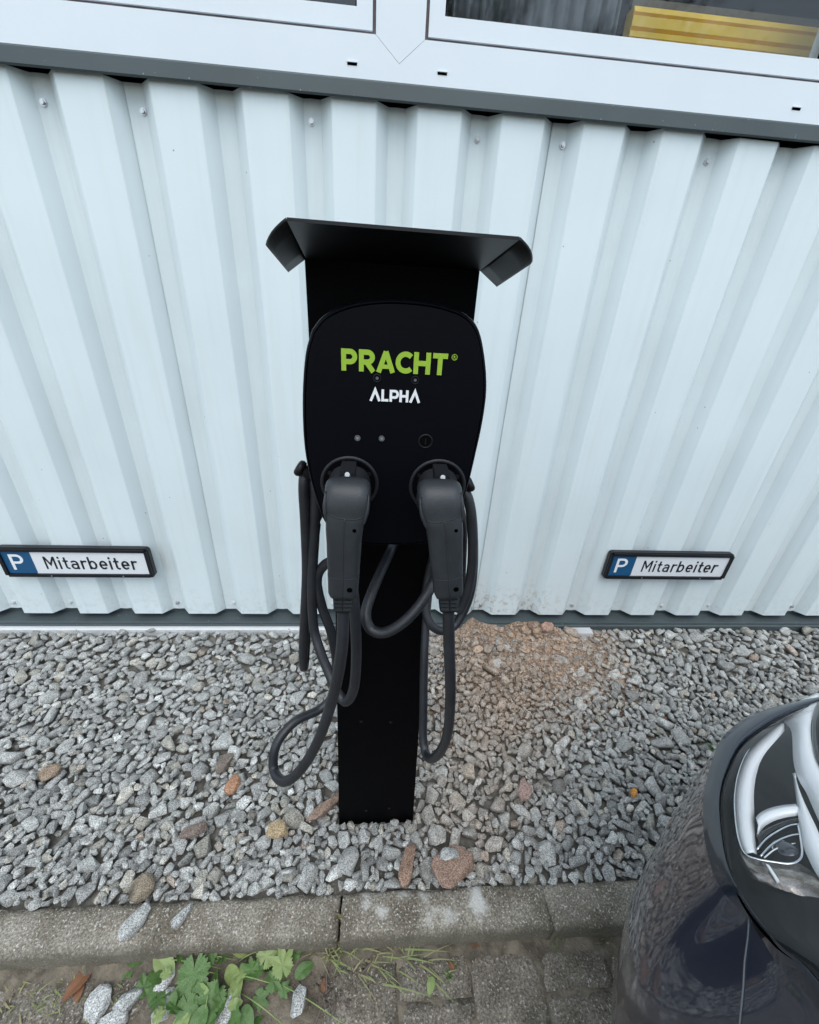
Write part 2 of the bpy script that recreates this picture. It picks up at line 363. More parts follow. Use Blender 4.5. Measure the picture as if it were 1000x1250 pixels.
for k, (a, b) in enumerate(((-3.067, -2.07), (-2.067, -1.07), (-1.067, -.0705), (-.0645, .4222), (.4245, .92), (.925, 1.92), (1.925, 2.92))):
    o = slab('kerb_stone', a - 0, b, KF - KF, KB - KF - .002, -.06, .055 + (0, .001, 0, .002, -.001, 0, 0)[k], M_kerb, kerb, 31 + k * 5, wear=.0045, step=.012)

# ------------------------------------------------------------------ BUILDING WALL
fac = thing('warehouse_wall', 'white corrugated metal warehouse wall with white framed windows above it', 'building', (0, 1.36, 0))
fac.location = (0, 0, 0)
VP, FPL = 1.360, 1.329                    # valley plane, face plane
PITCH = .207; X0 = -1.407 * 1.012
def cladding(i0, i1, z0, z1, wav, name='cladding_sheet', lead=True):
    """trapezoid sheet from valley i0 to valley i1; left lap lies 1.5 mm proud"""
    prof = []; sw = .021; sl_ = .029
    for i in range(i0, i1 + 1):
        xc = X0 + i * PITCH
        if i == i0: prof += [(xc - .0205, VP - .0045), (xc - .0200, VP - .0022), (xc + sw, VP - .0016)]
        elif i == i1: prof += [(xc - sw, VP), (xc + sw * .7, VP)]; break
        else: prof += [(xc - sw, VP), (xc - .002, VP - .0018), (xc + .002, VP - .0018), (xc + sw, VP)]
        prof += [(xc + sw + sl_, FPL), (xc + sw + sl_ + .004, FPL - .0012), (xc + PITCH - sw - sl_ - .004, FPL - .0012), (xc + PITCH - sw - sl_, FPL)]
    nz = 14; vs = []; fs = []
    for j in range(nz + 1):
        for (x, y) in prof:
            z = z0 + (z1 - z0) * j / nz
            if j == nz: z += wav * (-.0025 + .004 * mn.noise((x * 9, 2.2, 0)) - .005 * min(1, max(0, (x - .75) / .3)))
            dx = .0012 * mn.noise((x * 3, z * 3, 1.0)); dy = .0011 * mn.noise((x * 4 + 5, z * 4, 7.0))
            vs.append((x + dx, y + dy, z))
    n = len(prof)
    for j in range(nz):
        for i in range(n - 1): fs.append((j * n + i, j * n + i + 1, (j + 1) * n + i + 1, (j + 1) * n + i))
    k = len(vs); vs += [(a, b + .0012, c) for (a, b, c) in vs]                    # sheet thickness
    fs += [tuple(k + q for q in f[::-1]) for f in list(fs)]
    for i in range(n - 1):
        fs.append((i, k + i, k + i + 1, i + 1)); t = nz * n; fs.append((t + i, t + i + 1, k + t + i + 1, k + t + i))
    for j in range(nz):
        fs.append((j * n, (j + 1) * n, k + (j + 1) * n, k + j * n)); e = n - 1; fs.append((j * n + e, k + j * n + e, k + (j + 1) * n + e, (j + 1) * n + e))
    return mesh(name, vs, fs, M_wall, fac)
ZB, ZT = .088, 1.6795
sheets = {}
for (a, b) in ((-11, -6), (-6, -1), (-1, 4), (4, 9), (9, 14), (14, 19), (19, 24)):
    sheets[a] = cladding(a, b, ZB, ZT, 1.0)
    cladding(a, b, 2.62, 3.6, 0)
# dirt specks and grime on the cladding colour: rain streaks fixed to the sheet
def grime(n):
    g = n.nodes.new('ShaderNodeTexCoord'); mp = n.nodes.new('ShaderNodeMapping'); mp.inputs['Scale'].default_value = (34, 34, 1.6)
    n.links.new(g.outputs['Object'], mp.inputs[0]); z = n.nodes.new('ShaderNodeTexNoise'); z.inputs['Scale'].default_value = 1; z.inputs['Detail'].default_value = 6
    n.links.new(mp.outputs[0], z.inputs['Vector']); r = n.nodes.new('ShaderNodeValToRGB'); r.color_ramp.elements[0].position = .5; r.color_ramp.elements[1].position = .85
    r.color_ramp.elements[1].color = (.28, .28, .28, 1); n.links.new(z.outputs[0], r.inputs[0]); return r.outputs[0], (.52, .54, .53)
add_nodes_mul(M_wall, grime)
def valley_dust_shade(n):  # valleys darker with depth: dust, plus their shade put into the colour
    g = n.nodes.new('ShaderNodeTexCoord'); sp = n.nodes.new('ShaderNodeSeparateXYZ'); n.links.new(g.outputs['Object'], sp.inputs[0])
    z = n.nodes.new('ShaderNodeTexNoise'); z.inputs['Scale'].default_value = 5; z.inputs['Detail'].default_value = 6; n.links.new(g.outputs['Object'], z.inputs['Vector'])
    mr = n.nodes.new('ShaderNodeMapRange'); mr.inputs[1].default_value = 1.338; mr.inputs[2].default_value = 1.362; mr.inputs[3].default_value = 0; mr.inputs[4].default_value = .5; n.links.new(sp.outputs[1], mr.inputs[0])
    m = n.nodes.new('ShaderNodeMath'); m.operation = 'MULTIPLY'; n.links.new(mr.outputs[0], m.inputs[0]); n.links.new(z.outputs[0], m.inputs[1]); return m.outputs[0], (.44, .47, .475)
add_nodes_mul(M_wall, valley_dust_shade)
def splash(n):
    g = n.nodes.new('ShaderNodeTexCoord'); sp = n.nodes.new('ShaderNodeSeparateXYZ'); n.links.new(g.outputs['Object'], sp.inputs[0])
    z = n.nodes.new('ShaderNodeTexNoise'); z.inputs['Scale'].default_value = 42; z.inputs['Detail'].default_value = 9; z.inputs['Roughness'].default_value = .75; n.links.new(g.outputs['Object'], z.inputs['Vector'])
    def mr(sock, a, b, c, d):
        k = n.nodes.new('ShaderNodeMapRange'); n.links.new(sock, k.inputs[0])
        for i, v in enumerate((a, b, c, d)): k.inputs[i + 1].default_value = v
        return k.outputs[0]
    def mul(a, b):
        k = n.nodes.new('ShaderNodeMath'); k.operation = 'MULTIPLY'; n.links.new(a, k.inputs[0]); n.links.new(b, k.inputs[1]); return k.outputs[0]
    low = mr(sp.outputs[2], .09, .26, 1, .0); xa = mr(sp.outputs[0], .25, .42, .22, 1); xb = mr(sp.outputs[0], .66, .85, 1, .22)
    f = mul(mul(low, mul(xa, xb)), mr(z.outputs[0], .50, .62, 0, 1)); return f, (.36, .28, .22)
add_nodes_mul(M_wall, splash)
def specks(n):
    g = n.nodes.new('ShaderNodeTexCoord'); v = n.nodes.new('ShaderNodeTexVoronoi'); v.inputs['Scale'].default_value = 13; v.inputs['Randomness'].default_value = 1
    n.links.new(g.outputs['Object'], v.inputs['Vector']); r = n.nodes.new('ShaderNodeValToRGB'); r.color_ramp.elements[0].position = .018; r.color_ramp.elements[1].position = .03
    r.color_ramp.elements[0].color = (.9, .9, .9, 1); r.color_ramp.elements[1].color = (0, 0, 0, 1); n.links.new(v.outputs['Distance'], r.inputs[0]); return r.outputs[0], (.2, .18, .16)
add_nodes_mul(M_wall, specks)
def screw(x, z, par=None):
    sh = fac
    for a in sorted(sheets):
        if X0 + a * PITCH - .021 <= x: sh = sheets[a]
    bm = bmesh.new()
    def cyl(y0, y1, r0, r1, seg):
        lo = [bm.verts.new((x + r0 * math.cos(2 * math.pi * k / seg), y0, z + r0 * math.sin(2 * math.pi * k / seg))) for k in range(seg)]
        hi = [bm.verts.new((x + r1 * math.cos(2 * math.pi * k / seg), y1, z + r1 * math.sin(2 * math.pi * k / seg))) for k in range(seg)]
        bm.faces.new(hi)
        for k in range(seg): bm.faces.new((lo[k], lo[(k + 1) % seg], hi[(k + 1) % seg], hi[k]))
    cyl(VP - .001, VP - .0045, .0085, .0075, 14); cyl(VP - .0045, VP - .010, .0052, .0048, 6)
    return bmobj('screw', bm, M_steel if random.random() < .35 else M_screw, sh)
M_screw = mat('painted_screw', (.55, .57, .58), rough=.4, spec=.6)
for i in (3, 4, 6, 8, 9, 11, 13, 1): screw(X0 + i * PITCH + random.uniform(-.006, .004) + (.012 if i in (4, 9) else 0), 1.628 + random.uniform(-.004, .008))
for i in (-1, 0, 1, 3, 4, 6, 7, 9, 11, 13, 14, 16): screw(X0 + i * PITCH + random.uniform(-.005, .005) + (.012 if i in (4, 9, 14) else 0), .118 + random.uniform(-.003, .003))
# base flashing (bent profile) and bright strip on the left
def lprofile(name, pts, x0, x1, m, parent, nseg=1):
    n = len(pts); vs = []; fs = []
    for q in range(nseg + 1):
        x = x0 + (x1 - x0) * q / nseg; vs += [(x, y, z) for y, z in pts]
    for q in range(nseg):
        for i in range(n): fs.append((q * n + i, q * n + (i + 1) % n, (q + 1) * n + (i + 1) % n, (q + 1) * n + i))
    fs += [tuple(range(n))[::-1], tuple(range(nseg * n, nseg * n + n))]
    return mesh(name, vs, fs, m, parent)
lprofile('base_flashing', [(1.372, .16), (1.372, .064), (1.352, .060), (1.318, .055), (1.316, .051), (1.316, .043), (1.308, .040), (1.308, -.03), (1.40, -.03), (1.40, .16)], -3.5, 3.5, M_flash, fac)
lprofile('edge_strip', [(1.30, .0395), (1.294, .0385), (1.292, .034), (1.292, -.03), (1.3075, -.03), (1.3075, .0395)], -3.5, -.20, M_alu, fac)
box('concrete_patch', .83, .93, 1.27, 1.306, -.02, .036, mat('pale_mortar', (.55, .56, .57), rough=.8, vary=.2), fac, bevel=.004)
# backing wall behind the sheets
box('backing_wall', -3.5, 3.5, 1.41, 1.5, -.03, 1.70, M_darkroom, fac)
box('backing_wall', -3.5, 3.5, 1.41, 1.5, 2.62, 3.6, M_darkroom, fac)
box('head_flashing', -3.5, 3.5, 1.315, 1.405, 2.585, 2.625, M_flash, fac)
# drip flashing under the window
lprofile('drip_flashing', [(1.402, 1.708), (1.316, 1.708), (1.313, 1.704), (1.311, 1.676), (1.315, 1.6725), (1.318, 1.676), (1.318, 1.69), (1.402, 1.69)], -3.5, 3.5, M_flash, fac, 1)
# window frame
def welded(name, outer, inner, y0, y1, m, parent):
    """rectangular frame with mitred corners as four bars (x0,x1,z0,z1)"""
    X0_, X1_, Z0_, Z1_ = outer; x0, x1, z0, z1 = inner
    g = .0004
    quads = [[(X0_, Z0_), (X1_, Z0_), (x1, z0), (x0, z0)], [(X1_, Z0_), (X1_, Z1_), (x1, z1), (x1, z0)], [(X1_, Z1_), (X0_, Z1_), (x0, z1), (x1, z1)], [(X0_, Z1_), (X0_, Z0_), (x0, z0), (x0, z1)]]
    for q in quads:
        cx = sum(a for a, _ in q) / 4; cz = sum(b for _, b in q) / 4
        bm = bmesh.new(); pts = [(a, b) for a, b in q]
        A = [bm.verts.new((a, y0, b)) for a, b in pts]; B = [bm.verts.new((a, y1, b)) for a, b in pts]
        bm.faces.new(A); bm.faces.new(B[::-1])
        for i in range(4): bm.faces.new((A[i], B[i], B[(i + 1) % 4], A[(i + 1) % 4]))
        bmobj(name, bm, m, parent, bevel=.0012)
# outer frame: bottom rail cut by the mullion's V weld
FZ0, FZ1 = 1.7095, 1.785; YF = 1.322
MU0, MU1 = -.029, .083; VT = (.026, 1.741)
def poly_bar(name, pts, y0, y1, m, parent, bev=.0012):
    bm = bmesh.new(); A = [bm.verts.new((a, y0, b)) for a, b in pts]; B = [bm.verts.new((a, y1, b)) for a, b in pts]
    bm.faces.new(A); bm.faces.new(B[::-1]); n = len(pts)
    for i in range(n): bm.faces.new((A[i], B[i], B[(i + 1) % n], A[(i + 1) % n]))
    return bmobj(name, bm, m, parent, bevel=bev)
poly_bar('frame_rail', [(-3.5, FZ0), (3.5, FZ0), (3.5, FZ1), (MU1, FZ1), VT, (MU0, FZ1), (-3.5, FZ1)], YF, YF + .07, M_pvc, fac)
poly_bar('mullion', [(MU0 + .0006, FZ1 + .0005), (VT[0], VT[1] + .0012), (MU1 - .0006, FZ1 + .0005), (MU1 - .0006, 2.55), (MU0 + .0006, 2.55)], YF + .0003, YF + .07, M_pvc, fac)
for mx_ in (-1.139, 1.0855): poly_bar('mullion', [(mx_, FZ1), (mx_ + .11, FZ1), (mx_ + .11, 2.55), (mx_, 2.55)], YF + .0003, YF + .07, M_pvc, fac)
poly_bar('frame_rail', [(-3.5, 2.55), (3.5, 2.55), (3.5, 2.585), (-3.5, 2.585)], YF, YF + .07, M_pvc, fac)
for (a, b) in ((-2.2, -1.139), (-1.029, MU0), (MU1, 1.085), (1.196, 2.25)):
    g = .007
    # gasket line then sash then glass
    welded('gasket', (a + .0005, b - .0005, FZ1 + .0005, 2.5495), (a + g, b - g, FZ1 + g, 2.55 - g), YF + .010, YF + .06, M_gasket, fac)
    welded('sash_bar', (a + g, b - g, FZ1 + g, 2.55 - g), (a + .042, b - .042, FZ1 + .042, 2.55 - .042), YF + .004, YF + .055, M_pvc, fac)
    box('glass_pane', a + .040, b - .040, YF + .022, YF + .026, FZ1 + .040, 2.55 - .040, M_pane, fac)
    welded('glazing_gasket', (a + .041, b - .041, FZ1 + .041, 2.55 - .041), (a + .045, b - .045, FZ1 + .045, 2.55 - .045), YF + .012, YF + .0215, M_seam, fac)
for (px, py) in ((430, 78), (540, 90), (972, 133)):
    p = aY(px, py, YF)
    box('drain_slot', p.x - .011, p.x + .011, YF - .0008, YF + .002, p.z - .0022, p.z + .0022, M_seam, fac)
    box('drain_cap', p.x - .012, p.x + .012, YF - .003, YF - .0005, p.z + .0024, p.z + .004, M_pvc, fac)
# dark room behind the glass
bm = bmesh.new()
for (x0, x1, y0, y1, z0, z1) in ((-3.5, 3.5, 1.42, 4.2, 1.56, 1.60), (-3.5, 3.5, 1.42, 4.2, 2.9, 2.95), (-3.5, 3.5, 4.2, 4.25, 1.56, 2.95), (-3.55, -3.5, 1.42, 4.25, 1.56, 2.95), (3.5, 3.55, 1.42, 4.25, 1.56, 2.95)): bbox(bm, x0, x1, y0, y1, z0, z1)
bmobj('room', bm, M_darkroom, fac)
box('window_board', -3.5, 3.5, 1.40, 1.60, 1.70, 1.735, M_pvc, fac, bevel=.004)
bx = thing('yellow_board', 'yellow ribbed board lying behind the right window pane', 'board', (1.0, 1.55, 1.9))
pts = [(1.50, 1.884), (1.496, 1.893), (1.502, 1.896), (1.495, 1.901), (1.494, 1.911), (1.502, 1.914), (1.494, 1.919), (1.493, 1.938), (1.500, 1.941), (1.494, 1.945), (1.500, 1.957), (1.54, 1.957), (1.54, 1.884)]
pa = aY(768, 40, 1.5)
o = lprofile('ribbed_face', [(y, z) for y, z in pts], pa.x, 1.14, M_yellow, None); o.parent = bx; o.matrix_parent_inverse = Matrix.Translation((-1.0, -1.55, -1.9))
o = lprofile('back_panel', [(1.5405, 1.86), (1.5405, 1.99), (1.56, 1.99), (1.56, 1.86)], pa.x + .01, 1.22, mat('brown_board', (.12, .1, .07), rough=.7), None); o.parent = bx; o.matrix_parent_inverse = Matrix.Translation((-1.0, -1.55, -1.9))
cu = thing('curtain', 'grey net curtain hanging behind the middle of the right window pane', 'curtain', (0, 0, 0))
vs = []; fs = []
for j in range(2):
    for i in range(60): x = .16 + .42 * i / 59; vs.append((x, 1.47 + .012 * math.sin(i * 1.1) + .006 * math.sin(i * 2.3), 1.80 + .7 * j))
for i in range(59): fs.append((i, i + 1, 61 + i, 60 + i))
me_c = mesh('fabric', vs, fs, mat('net_curtain', (.22, .24, .26), rough=.9, vary=.6, vscale=9), cu, True)
cm = me_c.modifiers.new('t', 'SOLIDIFY'); cm.thickness = .002

# ------------------------------------------------------------------ PARKING SIGNS
def rrect(x0, x1, z0, z1, r, n=6):
    out = []
    for (cx, cz, a) in ((x1 - r, z1 - r, 0), (x0 + r, z1 - r, 90), (x0 + r, z0 + r, 180), (x1 - r, z0 + r, 270)):
        out += [(cx + r * math.cos(math.radians(a + 90 * k / n)), cz + r * math.sin(math.radians(a + 90 * k / n))) for k in range(n + 1)]
    return out
def din(sx=1.0):
    """'Mitarbeiter' in narrow DIN strokes, cap height 1; returns strokes and width"""
    st = []; x = 0; w = .13; xh = .72
    def add(*p): st.append([(x + a, b) for a, b in p])
    def bowl(cx, ccw=True): return None
    for ch in 'Mitarbeiter':
        if ch == 'M':
            add((.065, 0), (.065, 1)); add((.09, .97), (.36, .36), (.63, .97)); add((.655, 1), (.655, 0)); x += .72 + .17
        elif ch == 'i':
            add((.065, 0), (.065, xh)); add((.065, .86), (.065, 1.0)); x += .13 + .17
        elif ch == 't':
            st.append([(x + .14, .95), (x + .14, .18)] + [(x + .27 + .13 * math.cos(math.radians(a)), .185 + .12 * math.sin(math.radians(a))) for a in (195, 225, 255, 270)] + [(x + .33, .065)])
            add((0, xh - .065), (.32, xh - .065)); x += .33 + .13
        elif ch == 'a':
            st.append([(x + .05, xh - .14)] + arc(x + .235, xh - .235, .19, .17, 140, 0, 10) + [(x + .425, 0)])
            st.append([(x + .42, .40), (x + .22, .40)] + arc(x + .20, .232, .145, .168, 90, 270, 10) + [(x + .25, .065)] + arc(x + .26, .22, .155, .155, 270, 355, 6)); x += .49 + .17
        elif ch == 'r':
            add((.065, 0), (.065, xh)); st.append(arc(x + .27, xh - .27, .205, .205, 180, 60, 9)); x += .39 + .09
        elif ch == 'b':
            add((.065, 0), (.065, 1)); st.append({'p': arc(x + .265, xh / 2, .2, xh / 2 - .065, 0, 345, 24), 'closed': True}); x += .53 + .15
        elif ch == 'e':
            st.append([(x + .08, xh / 2), (x + .455, xh / 2 + .0)] + arc(x + .26, xh / 2, .195, xh / 2 - .065, 6, 318, 24)); x += .52 + .15
    return st, x, w
ST_M, W_M, w_M = din()
def psign(xc, label, zc, tilt, wid=.517, hgt=.126, grp='staff parking signs on the wall'):
    t = thing('parking_sign', label, 'sign', (xc, 1.300, zc), grp); t.rotation_euler = (0, tilt, 0)
    # frame carrier
    def plate(name, x0, x1, z0, z1, r, y0, y1, m, bev=0): return prism(name, [(a, y0, b) for a, b in rrect(x0, x1, z0, z1, r)], (0, y1 - y0, 0), m, t, bevel=bev)
    hw, hh = wid / 2, hgt / 2
    plate('sign_frame', -hw, hw, -hh, hh, .013, .004, .022, M_signk, .003)
    # raised rim as four bars around the face
    box('frame_rim', -hw + .012, hw - .012, -.003, .0045, hh - .0145, hh - .003, M_signk, t, .002); box('frame_rim', -hw + .012, hw - .012, -.003, .0045, -hh + .003, -hh + .015, M_signk, t, .002)
    box('frame_rim', -hw + .002, -hw + .0135, -.003, .0045, -hh + .01, hh - .01, M_signk, t, .002); box('frame_rim', hw - .0135, hw - .002, -.003, .0045, -hh + .01, hh - .01, M_signk, t, .002)
    xl = -hw + .014
    prism('sign_face', [(a, .0030, b) for a, b in rrect(xl, hw - .014, -hh + .0155, hh - .0145, .006)], (0, .001, 0), M_signw, t)
    prism('blue_field', [(a, .0022, b) for a, b in rrect(xl + .0005, xl + .097, -hh + .016, hh - .015, .005)], (0, .0007, 0), M_signb, t)
    zz = -.031
    strokes('parking_letter', [[(0.07, 0), (.07, 1)], [(.07, .93), (.36, .93)] + arc(.36, .70, .23, .23, 90, -90, 12) + [(.07, .47)]], .145, (xl + .022, .0021, zz), (.068, 0, 0), (0, 0, .066), (0, -1, 0), M_wprint, t)
    sc = .325 / W_M
    strokes('lettering', ST_M, .11, (xl + .134, .0028, -.027), (sc, 0, 0), (0, 0, .053), (0, -1, 0), M_signk, t)
    for sx in (-.33, .36):
        disc('rivet', (sx * hw * 1.4 + .02, -.0035, -hh + .009), (0, -1, 0), .003, .001, M_steel, t, 10)
    return t
psign(aY(817, 692, 1.30).x + .0, 'white staff parking sign in black frame, on the wall right of the charging station', aY(815, 692, 1.30).z, 0)
psign(aY(183.5, 686, 1.30).x - .517 / 2, 'white staff parking sign in black frame, left of the charging station, cut by picture edge', aY(100, 687, 1.30).z - .003, -.004)

# ------------------------------------------------------------------ CHARGING STATION
cs = thing('charging_station', 'black two-socket car charging station with sheet hood and lime green lettering standing in the gravel', 'charging station', (0, 0, 0))
# post (slightly narrower towards the top)
def frustum(name, b, t, z0, z1, m, parent, bevel=.003):
    bm = bmesh.new(); v = [bm.verts.new(p) for p in ((b[0], b[2], z0), (b[1], b[2], z0), (b[1], b[3], z0), (b[0], b[3], z0), (t[0], t[2], z1), (t[1], t[2], z1), (t[1], t[3], z1), (t[0], t[3], z1))]
    for f in ((0, 3, 2, 1), (4, 5, 6, 7), (0, 1, 5, 4), (1, 2, 6, 5), (2, 3, 7, 6), (3, 0, 4, 7)): bm.faces.new([v[i] for i in f])
    return bmobj(name, bm, m, parent, bevel=bevel)
frustum('post', (-.088, .115, .609, .69), (-.072, .092, .609, .69), -.04, 1.0, M_black, cs)
box('back_plate', -.0965, .1215, .598, .606, 1.03, 1.303, M_black, cs, bevel=.0015)
box('upper_post', -.075, .10, .6065, .70, 1.0005, 1.29, M_black, cs, bevel=.002)
for (px, py) in ((441, 880), (477, 881), (447, 989), (475, 986)):
    p = aY(px, py, .609); disc('bolt', (p.x, .6085, p.z), (0, -1, 0), .0035, .0015, M_hood, cs, 10)
# box housing: outline measured on the front plane
BF = .500
out_px = [(381, 402), (373, 432), (369.5, 480), (370.5, 530), (375, 566), (384, 602), (399, 640), (425, 660), (480, 664), (530, 660), (553, 642), (569, 600), (581, 552), (589.5, 512), (594, 475), (592, 438), (585, 404), (571, 385), (547, 374), (518, 367.5), (480, 364.5), (447, 366.5), (419, 373), (395, 385)]
P3 = [aY(a, b, BF) for a, b in out_px]; P3 = catmull(P3 + [P3[0]], 4)[:-1]
cen = sum(P3, Vector()) / len(P3); n = len(P3)
vs = []; fs = []
layers = [(0.955, BF - .0055), (.978, BF - .0050), (.992, BF - .0030), (1.0, BF + .001), (1.0, BF + .05), (.985, BF + .097)]
for s, y in layers:
    for p in P3:
        d = p - cen; dd = d.length; k = 1 - (1 - s) * .11 / max(dd, .05)
        vs.append((cen.x + d.x * k, y, cen.z + d.z * k))
for l in range(len(layers) - 1):
    for i in range(n): fs.append((l * n + i, l * n + (i + 1) % n, (l + 1) * n + (i + 1) % n, (l + 1) * n + i))
fs.append(tuple(range(n))); fs.append(tuple(range((len(layers) - 1) * n, len(layers) * n))[::-1])
me = mesh('housing', vs, fs, M_box, cs, True)
me.modifiers.new('wn', 'WEIGHTED_NORMAL')
housing = me
YP = BF - .0055
# PRACHT lettering
def heavy():
    st = []; x = 0; w = .235
    def L(d, adv):
        nonlocal x
        for s in d:
            if isinstance(s, dict): st.append({**s, 'p': [(x + a, b) for a, b in s['p']]})
            else: st.append([(x + a, b) for a, b in s])
        x += adv
    h = w / 2
    P = [[(h, 0), (h, 1)], [(h * 1.2, 1 - h)] + [(.42, 1 - h)] + arc(.42, .65, .24, .35 - h, 90, -90, 12) + [(h * 1.2, .30 + h)]]
    L(P, .86)
    Rr = [[(h, 0), (h, 1)], [(h * 1.2, 1 - h), (.42, 1 - h)] + arc(.42, .66, .24, .34 - h, 90, -90, 12) + [(h * 1.2, .32 + h)], [(.40, .40), (.71, 0)]]
    L(Rr, .86)
    L([[(h * .9, 0), (.46, .955)], [(.46, .955), (.92 - h * .9, 0)], {'p': [(.22, .27), (.70, .27)], 'w': .19}], .94)
    L([arc(.50, .50, .38, .385, 45, 315, 24)], .90)
    L([[(h, 0), (h, 1)], [(.72, 0), (.72, 1)], [(h, .5), (.72, .5)]], .94)
    L([[(0, 1 - h), (.74, 1 - h)], [(.37, 1 - h * 1.2), (.37, 0)]], .80)
    return st, x, w
stp, wp, ww = heavy()
pL = aY(417, 452, YP); pR = aY(546.5, 455, YP); pT = aY(417, 425, YP)
strokes('brand_lettering', stp, ww, (pL.x, YP - .0003, (pL.z)), ((pR.x - pL.x) / wp, 0, 0), (0, 0, (pT.z - pL.z)), (0, -1, 0), M_green, housing)
# registered mark
pr_ = aY(555, 436, YP); r_ = .0030
strokes('registered_mark', [{'p': arc(0, 0, 1, 1, 0, 345, 23), 'closed': True, 'w': .22}, {'p': [(-.28, -.5), (-.28, .5)], 'w': .2}, {'p': [(-.28, .42), (.05, .42), (.25, .22), (.05, 0), (-.28, 0)], 'w': .18}, {'p': [(.0, 0), (.3, -.5)], 'w': .18}], .2, (pr_.x, YP - .0003, pr_.z), (r_, 0, 0), (0, 0, r_), (0, -1, 0), M_green, housing)
# ALPHA (A without crossbar)
def alpha():
    st = []; x = 0; w = .2; h = .1
    def L(d, adv):
        nonlocal x
        for s in d: st.append([(x + a, b) for a, b in s])
        x += adv
    A = [[(h, 0), (.44, .93), (.78, 0)]]
    L(A, .92); L([[(h, 1), (h, h), (.55, h)]], .63)
    L([[(h, 0), (h, 1)], [(h * 1.2, 1 - h), (.42, 1 - h)] + arc(.42, .63, .2, .27, 90, -90, 10) + [(h * 1.2, .36)]], .76)
    L([[(h, 0), (h, 1)], [(.60, 0), (.60, 1)], [(h, .5), (.60, .5)]], .76); L(A, .88)
    return st, x, w
sta, wa, w2 = alpha()
pL = aY(451, 489, YP); pR = aY(513, 490, YP); pT = aY(451, 474.5, YP)
strokes('model_lettering', sta, w2, (pL.x, YP - .0003, pL.z), ((pR.x - pL.x) / wa, 0, 0), (0, 0, pT.z - pL.z), (0, -1, 0), M_wprint, housing)
for (px, py) in ((460.5, 461.5), (507, 464)):
    p = aY(px, py, YP); ring('sensor_ring', (p.x, YP - .0002, p.z), (0, 1, 0), .0042, .0008, M_hood, housing, 20, 6); disc('sensor_dot', (p.x, YP + .0002, p.z), (0, -1, 0), .0018, .0009, M_dled, housing, 10)
for (px, py) in ((436.5, 534.5), (466, 535)):
    p = aY(px, py, YP); disc('led', (p.x, YP + .0002, p.z), (0, -1, 0), .0036, .0014, M_dled, housing, 14, bevel=.0004); disc('led_core', (p.x, YP - .0011, p.z), (0, -1, 0), .0015, .0004, M_steel, housing, 10)
p = aY(519.5, 538.5, YP); ring('key_switch_ring', (p.x, YP - .0002, p.z), (0, 1, 0), .0082, .0012, M_hood, housing, 28, 8)
disc('key_switch', (p.x, YP + .0003, p.z), (0, -1, 0), .0068, .0016, M_black, housing, 20); box('key_slot', p.x - .0007, p.x + .0007, YP - .0018, YP - .001, p.z - .004, p.z + .004, M_hood, housing)
# roof hood : bent sheet, top panel and two flared wings
def sheet(name, grid, th, m, parent):
    ny = len(grid); nx = len(grid[0]); bm = bmesh.new(); v = [[bm.verts.new(p) for p in row] for row in grid]
    for j in range(ny - 1):
        for i in range(nx - 1): bm.faces.new((v[j][i], v[j][i + 1], v[j + 1][i + 1], v[j + 1][i]))
    o = bmobj(name, bm, m, parent, smooth=False); s = o.modifiers.new('t', 'SOLIDIFY'); s.thickness = th; s.offset = 0; return o
Dl, Dr = aY(373, 314, .597), aY(586.5, 329, .597)
Al, Ar = aY(350, 267.5, .452), aY(634, 291, .452)
Cl, Cr = aY(351, 331, .592), aY(607.5, 349, .592)
Bl, Br = aY(322, 301, .462), aY(655, 322, .462)
zt = (Dl.z + Dr.z) / 2; Dl.z = Dr.z = zt
za = (Al.z + Ar.z) / 2
sheet('hood_panel', [[Al, Al.lerp(Ar, .5), Ar], [Dl, Dl.lerp(Dr, .5), Dr]], .003, M_hood, cs)
def wing(A, B, Cc, D, A2):
    # rounded fold from panel edge then flat wing: polygon fan with rounded front corner
    out = (B - A); rows = []
    # points along front edge from A to B (curved corner) and along rear from D to C
    front = [A + out * t + (D - A) * (.0 + .10 * t ** 4) + (A2) * (1 - (1 - t) ** 2) * .35 for t in (0, .12, .28, .45, .62, .78, .9, 1)]
    rear = [D + (Cc - D) * t for t in (0, .12, .28, .45, .62, .78, .9, 1)]
    mid = []
    for k in (0.0, .25, .5, .75, 1.0): rows.append([f.lerp(r, k) for f, r in zip(front, rear)])
    return rows
up = Vector((0, 0, .010))
for (A, B, Cc, D) in ((Al, Bl, Cl, Dl), (Ar, Br, Cr, Dr)):
    o = sheet('hood_wing', wing(A, B, Cc, D, up), .003, M_hood, cs)
    o.data.polygons.foreach_set('use_smooth', [True] * len(o.data.polygons))
# holsters
YS = BF - .0045
def holster(px, py, nm):
    p = aY(px, py, YS); c = Vector((p.x, YS, p.z))
    h = ring('holster', c, (0, -1, .0), .0355, .0028, M_plugd, cs, 40, 8); h.name = 'holster'
    disc('holster_plate', c + Vector((0, .001, 0)), (0, -1, 0), .0345, .0022, M_black, h, 36)
    for a in (150, 30): disc('holster_screw', c + Vector((.029 * math.cos(math.radians(a)), -.001, .029 * math.sin(math.radians(a)))), (0, -1, 0), .0028, .001, M_hood, h, 10)
    # collar tilting with the plug
    ax = Vector((0, -1, -.42)).normalized()
    disc('holster_collar', c + Vector((0, .006, .002)), ax, .0275, .044, M_plugd, h, 32, r2=.0255, bevel=.002)
    q = c + Vector((0, -.030, .0235)); box('latch_block', q.x - .009, q.x + .009, q.y - .006, q.y + .030, q.z - .009, q.z + .008, M_plugd, h, bevel=.002)
    disc('latch_screw', (q.x, q.y - .0055, q.z + .0038), (0, -1, .3), .0030, .0018, M_screw, h, 12); ring('latch_screw_rim', (q.x, q.y - .006, q.z), (0, 1, 0), .0038, .0006, M_dled, h, 16, 6)
    return c
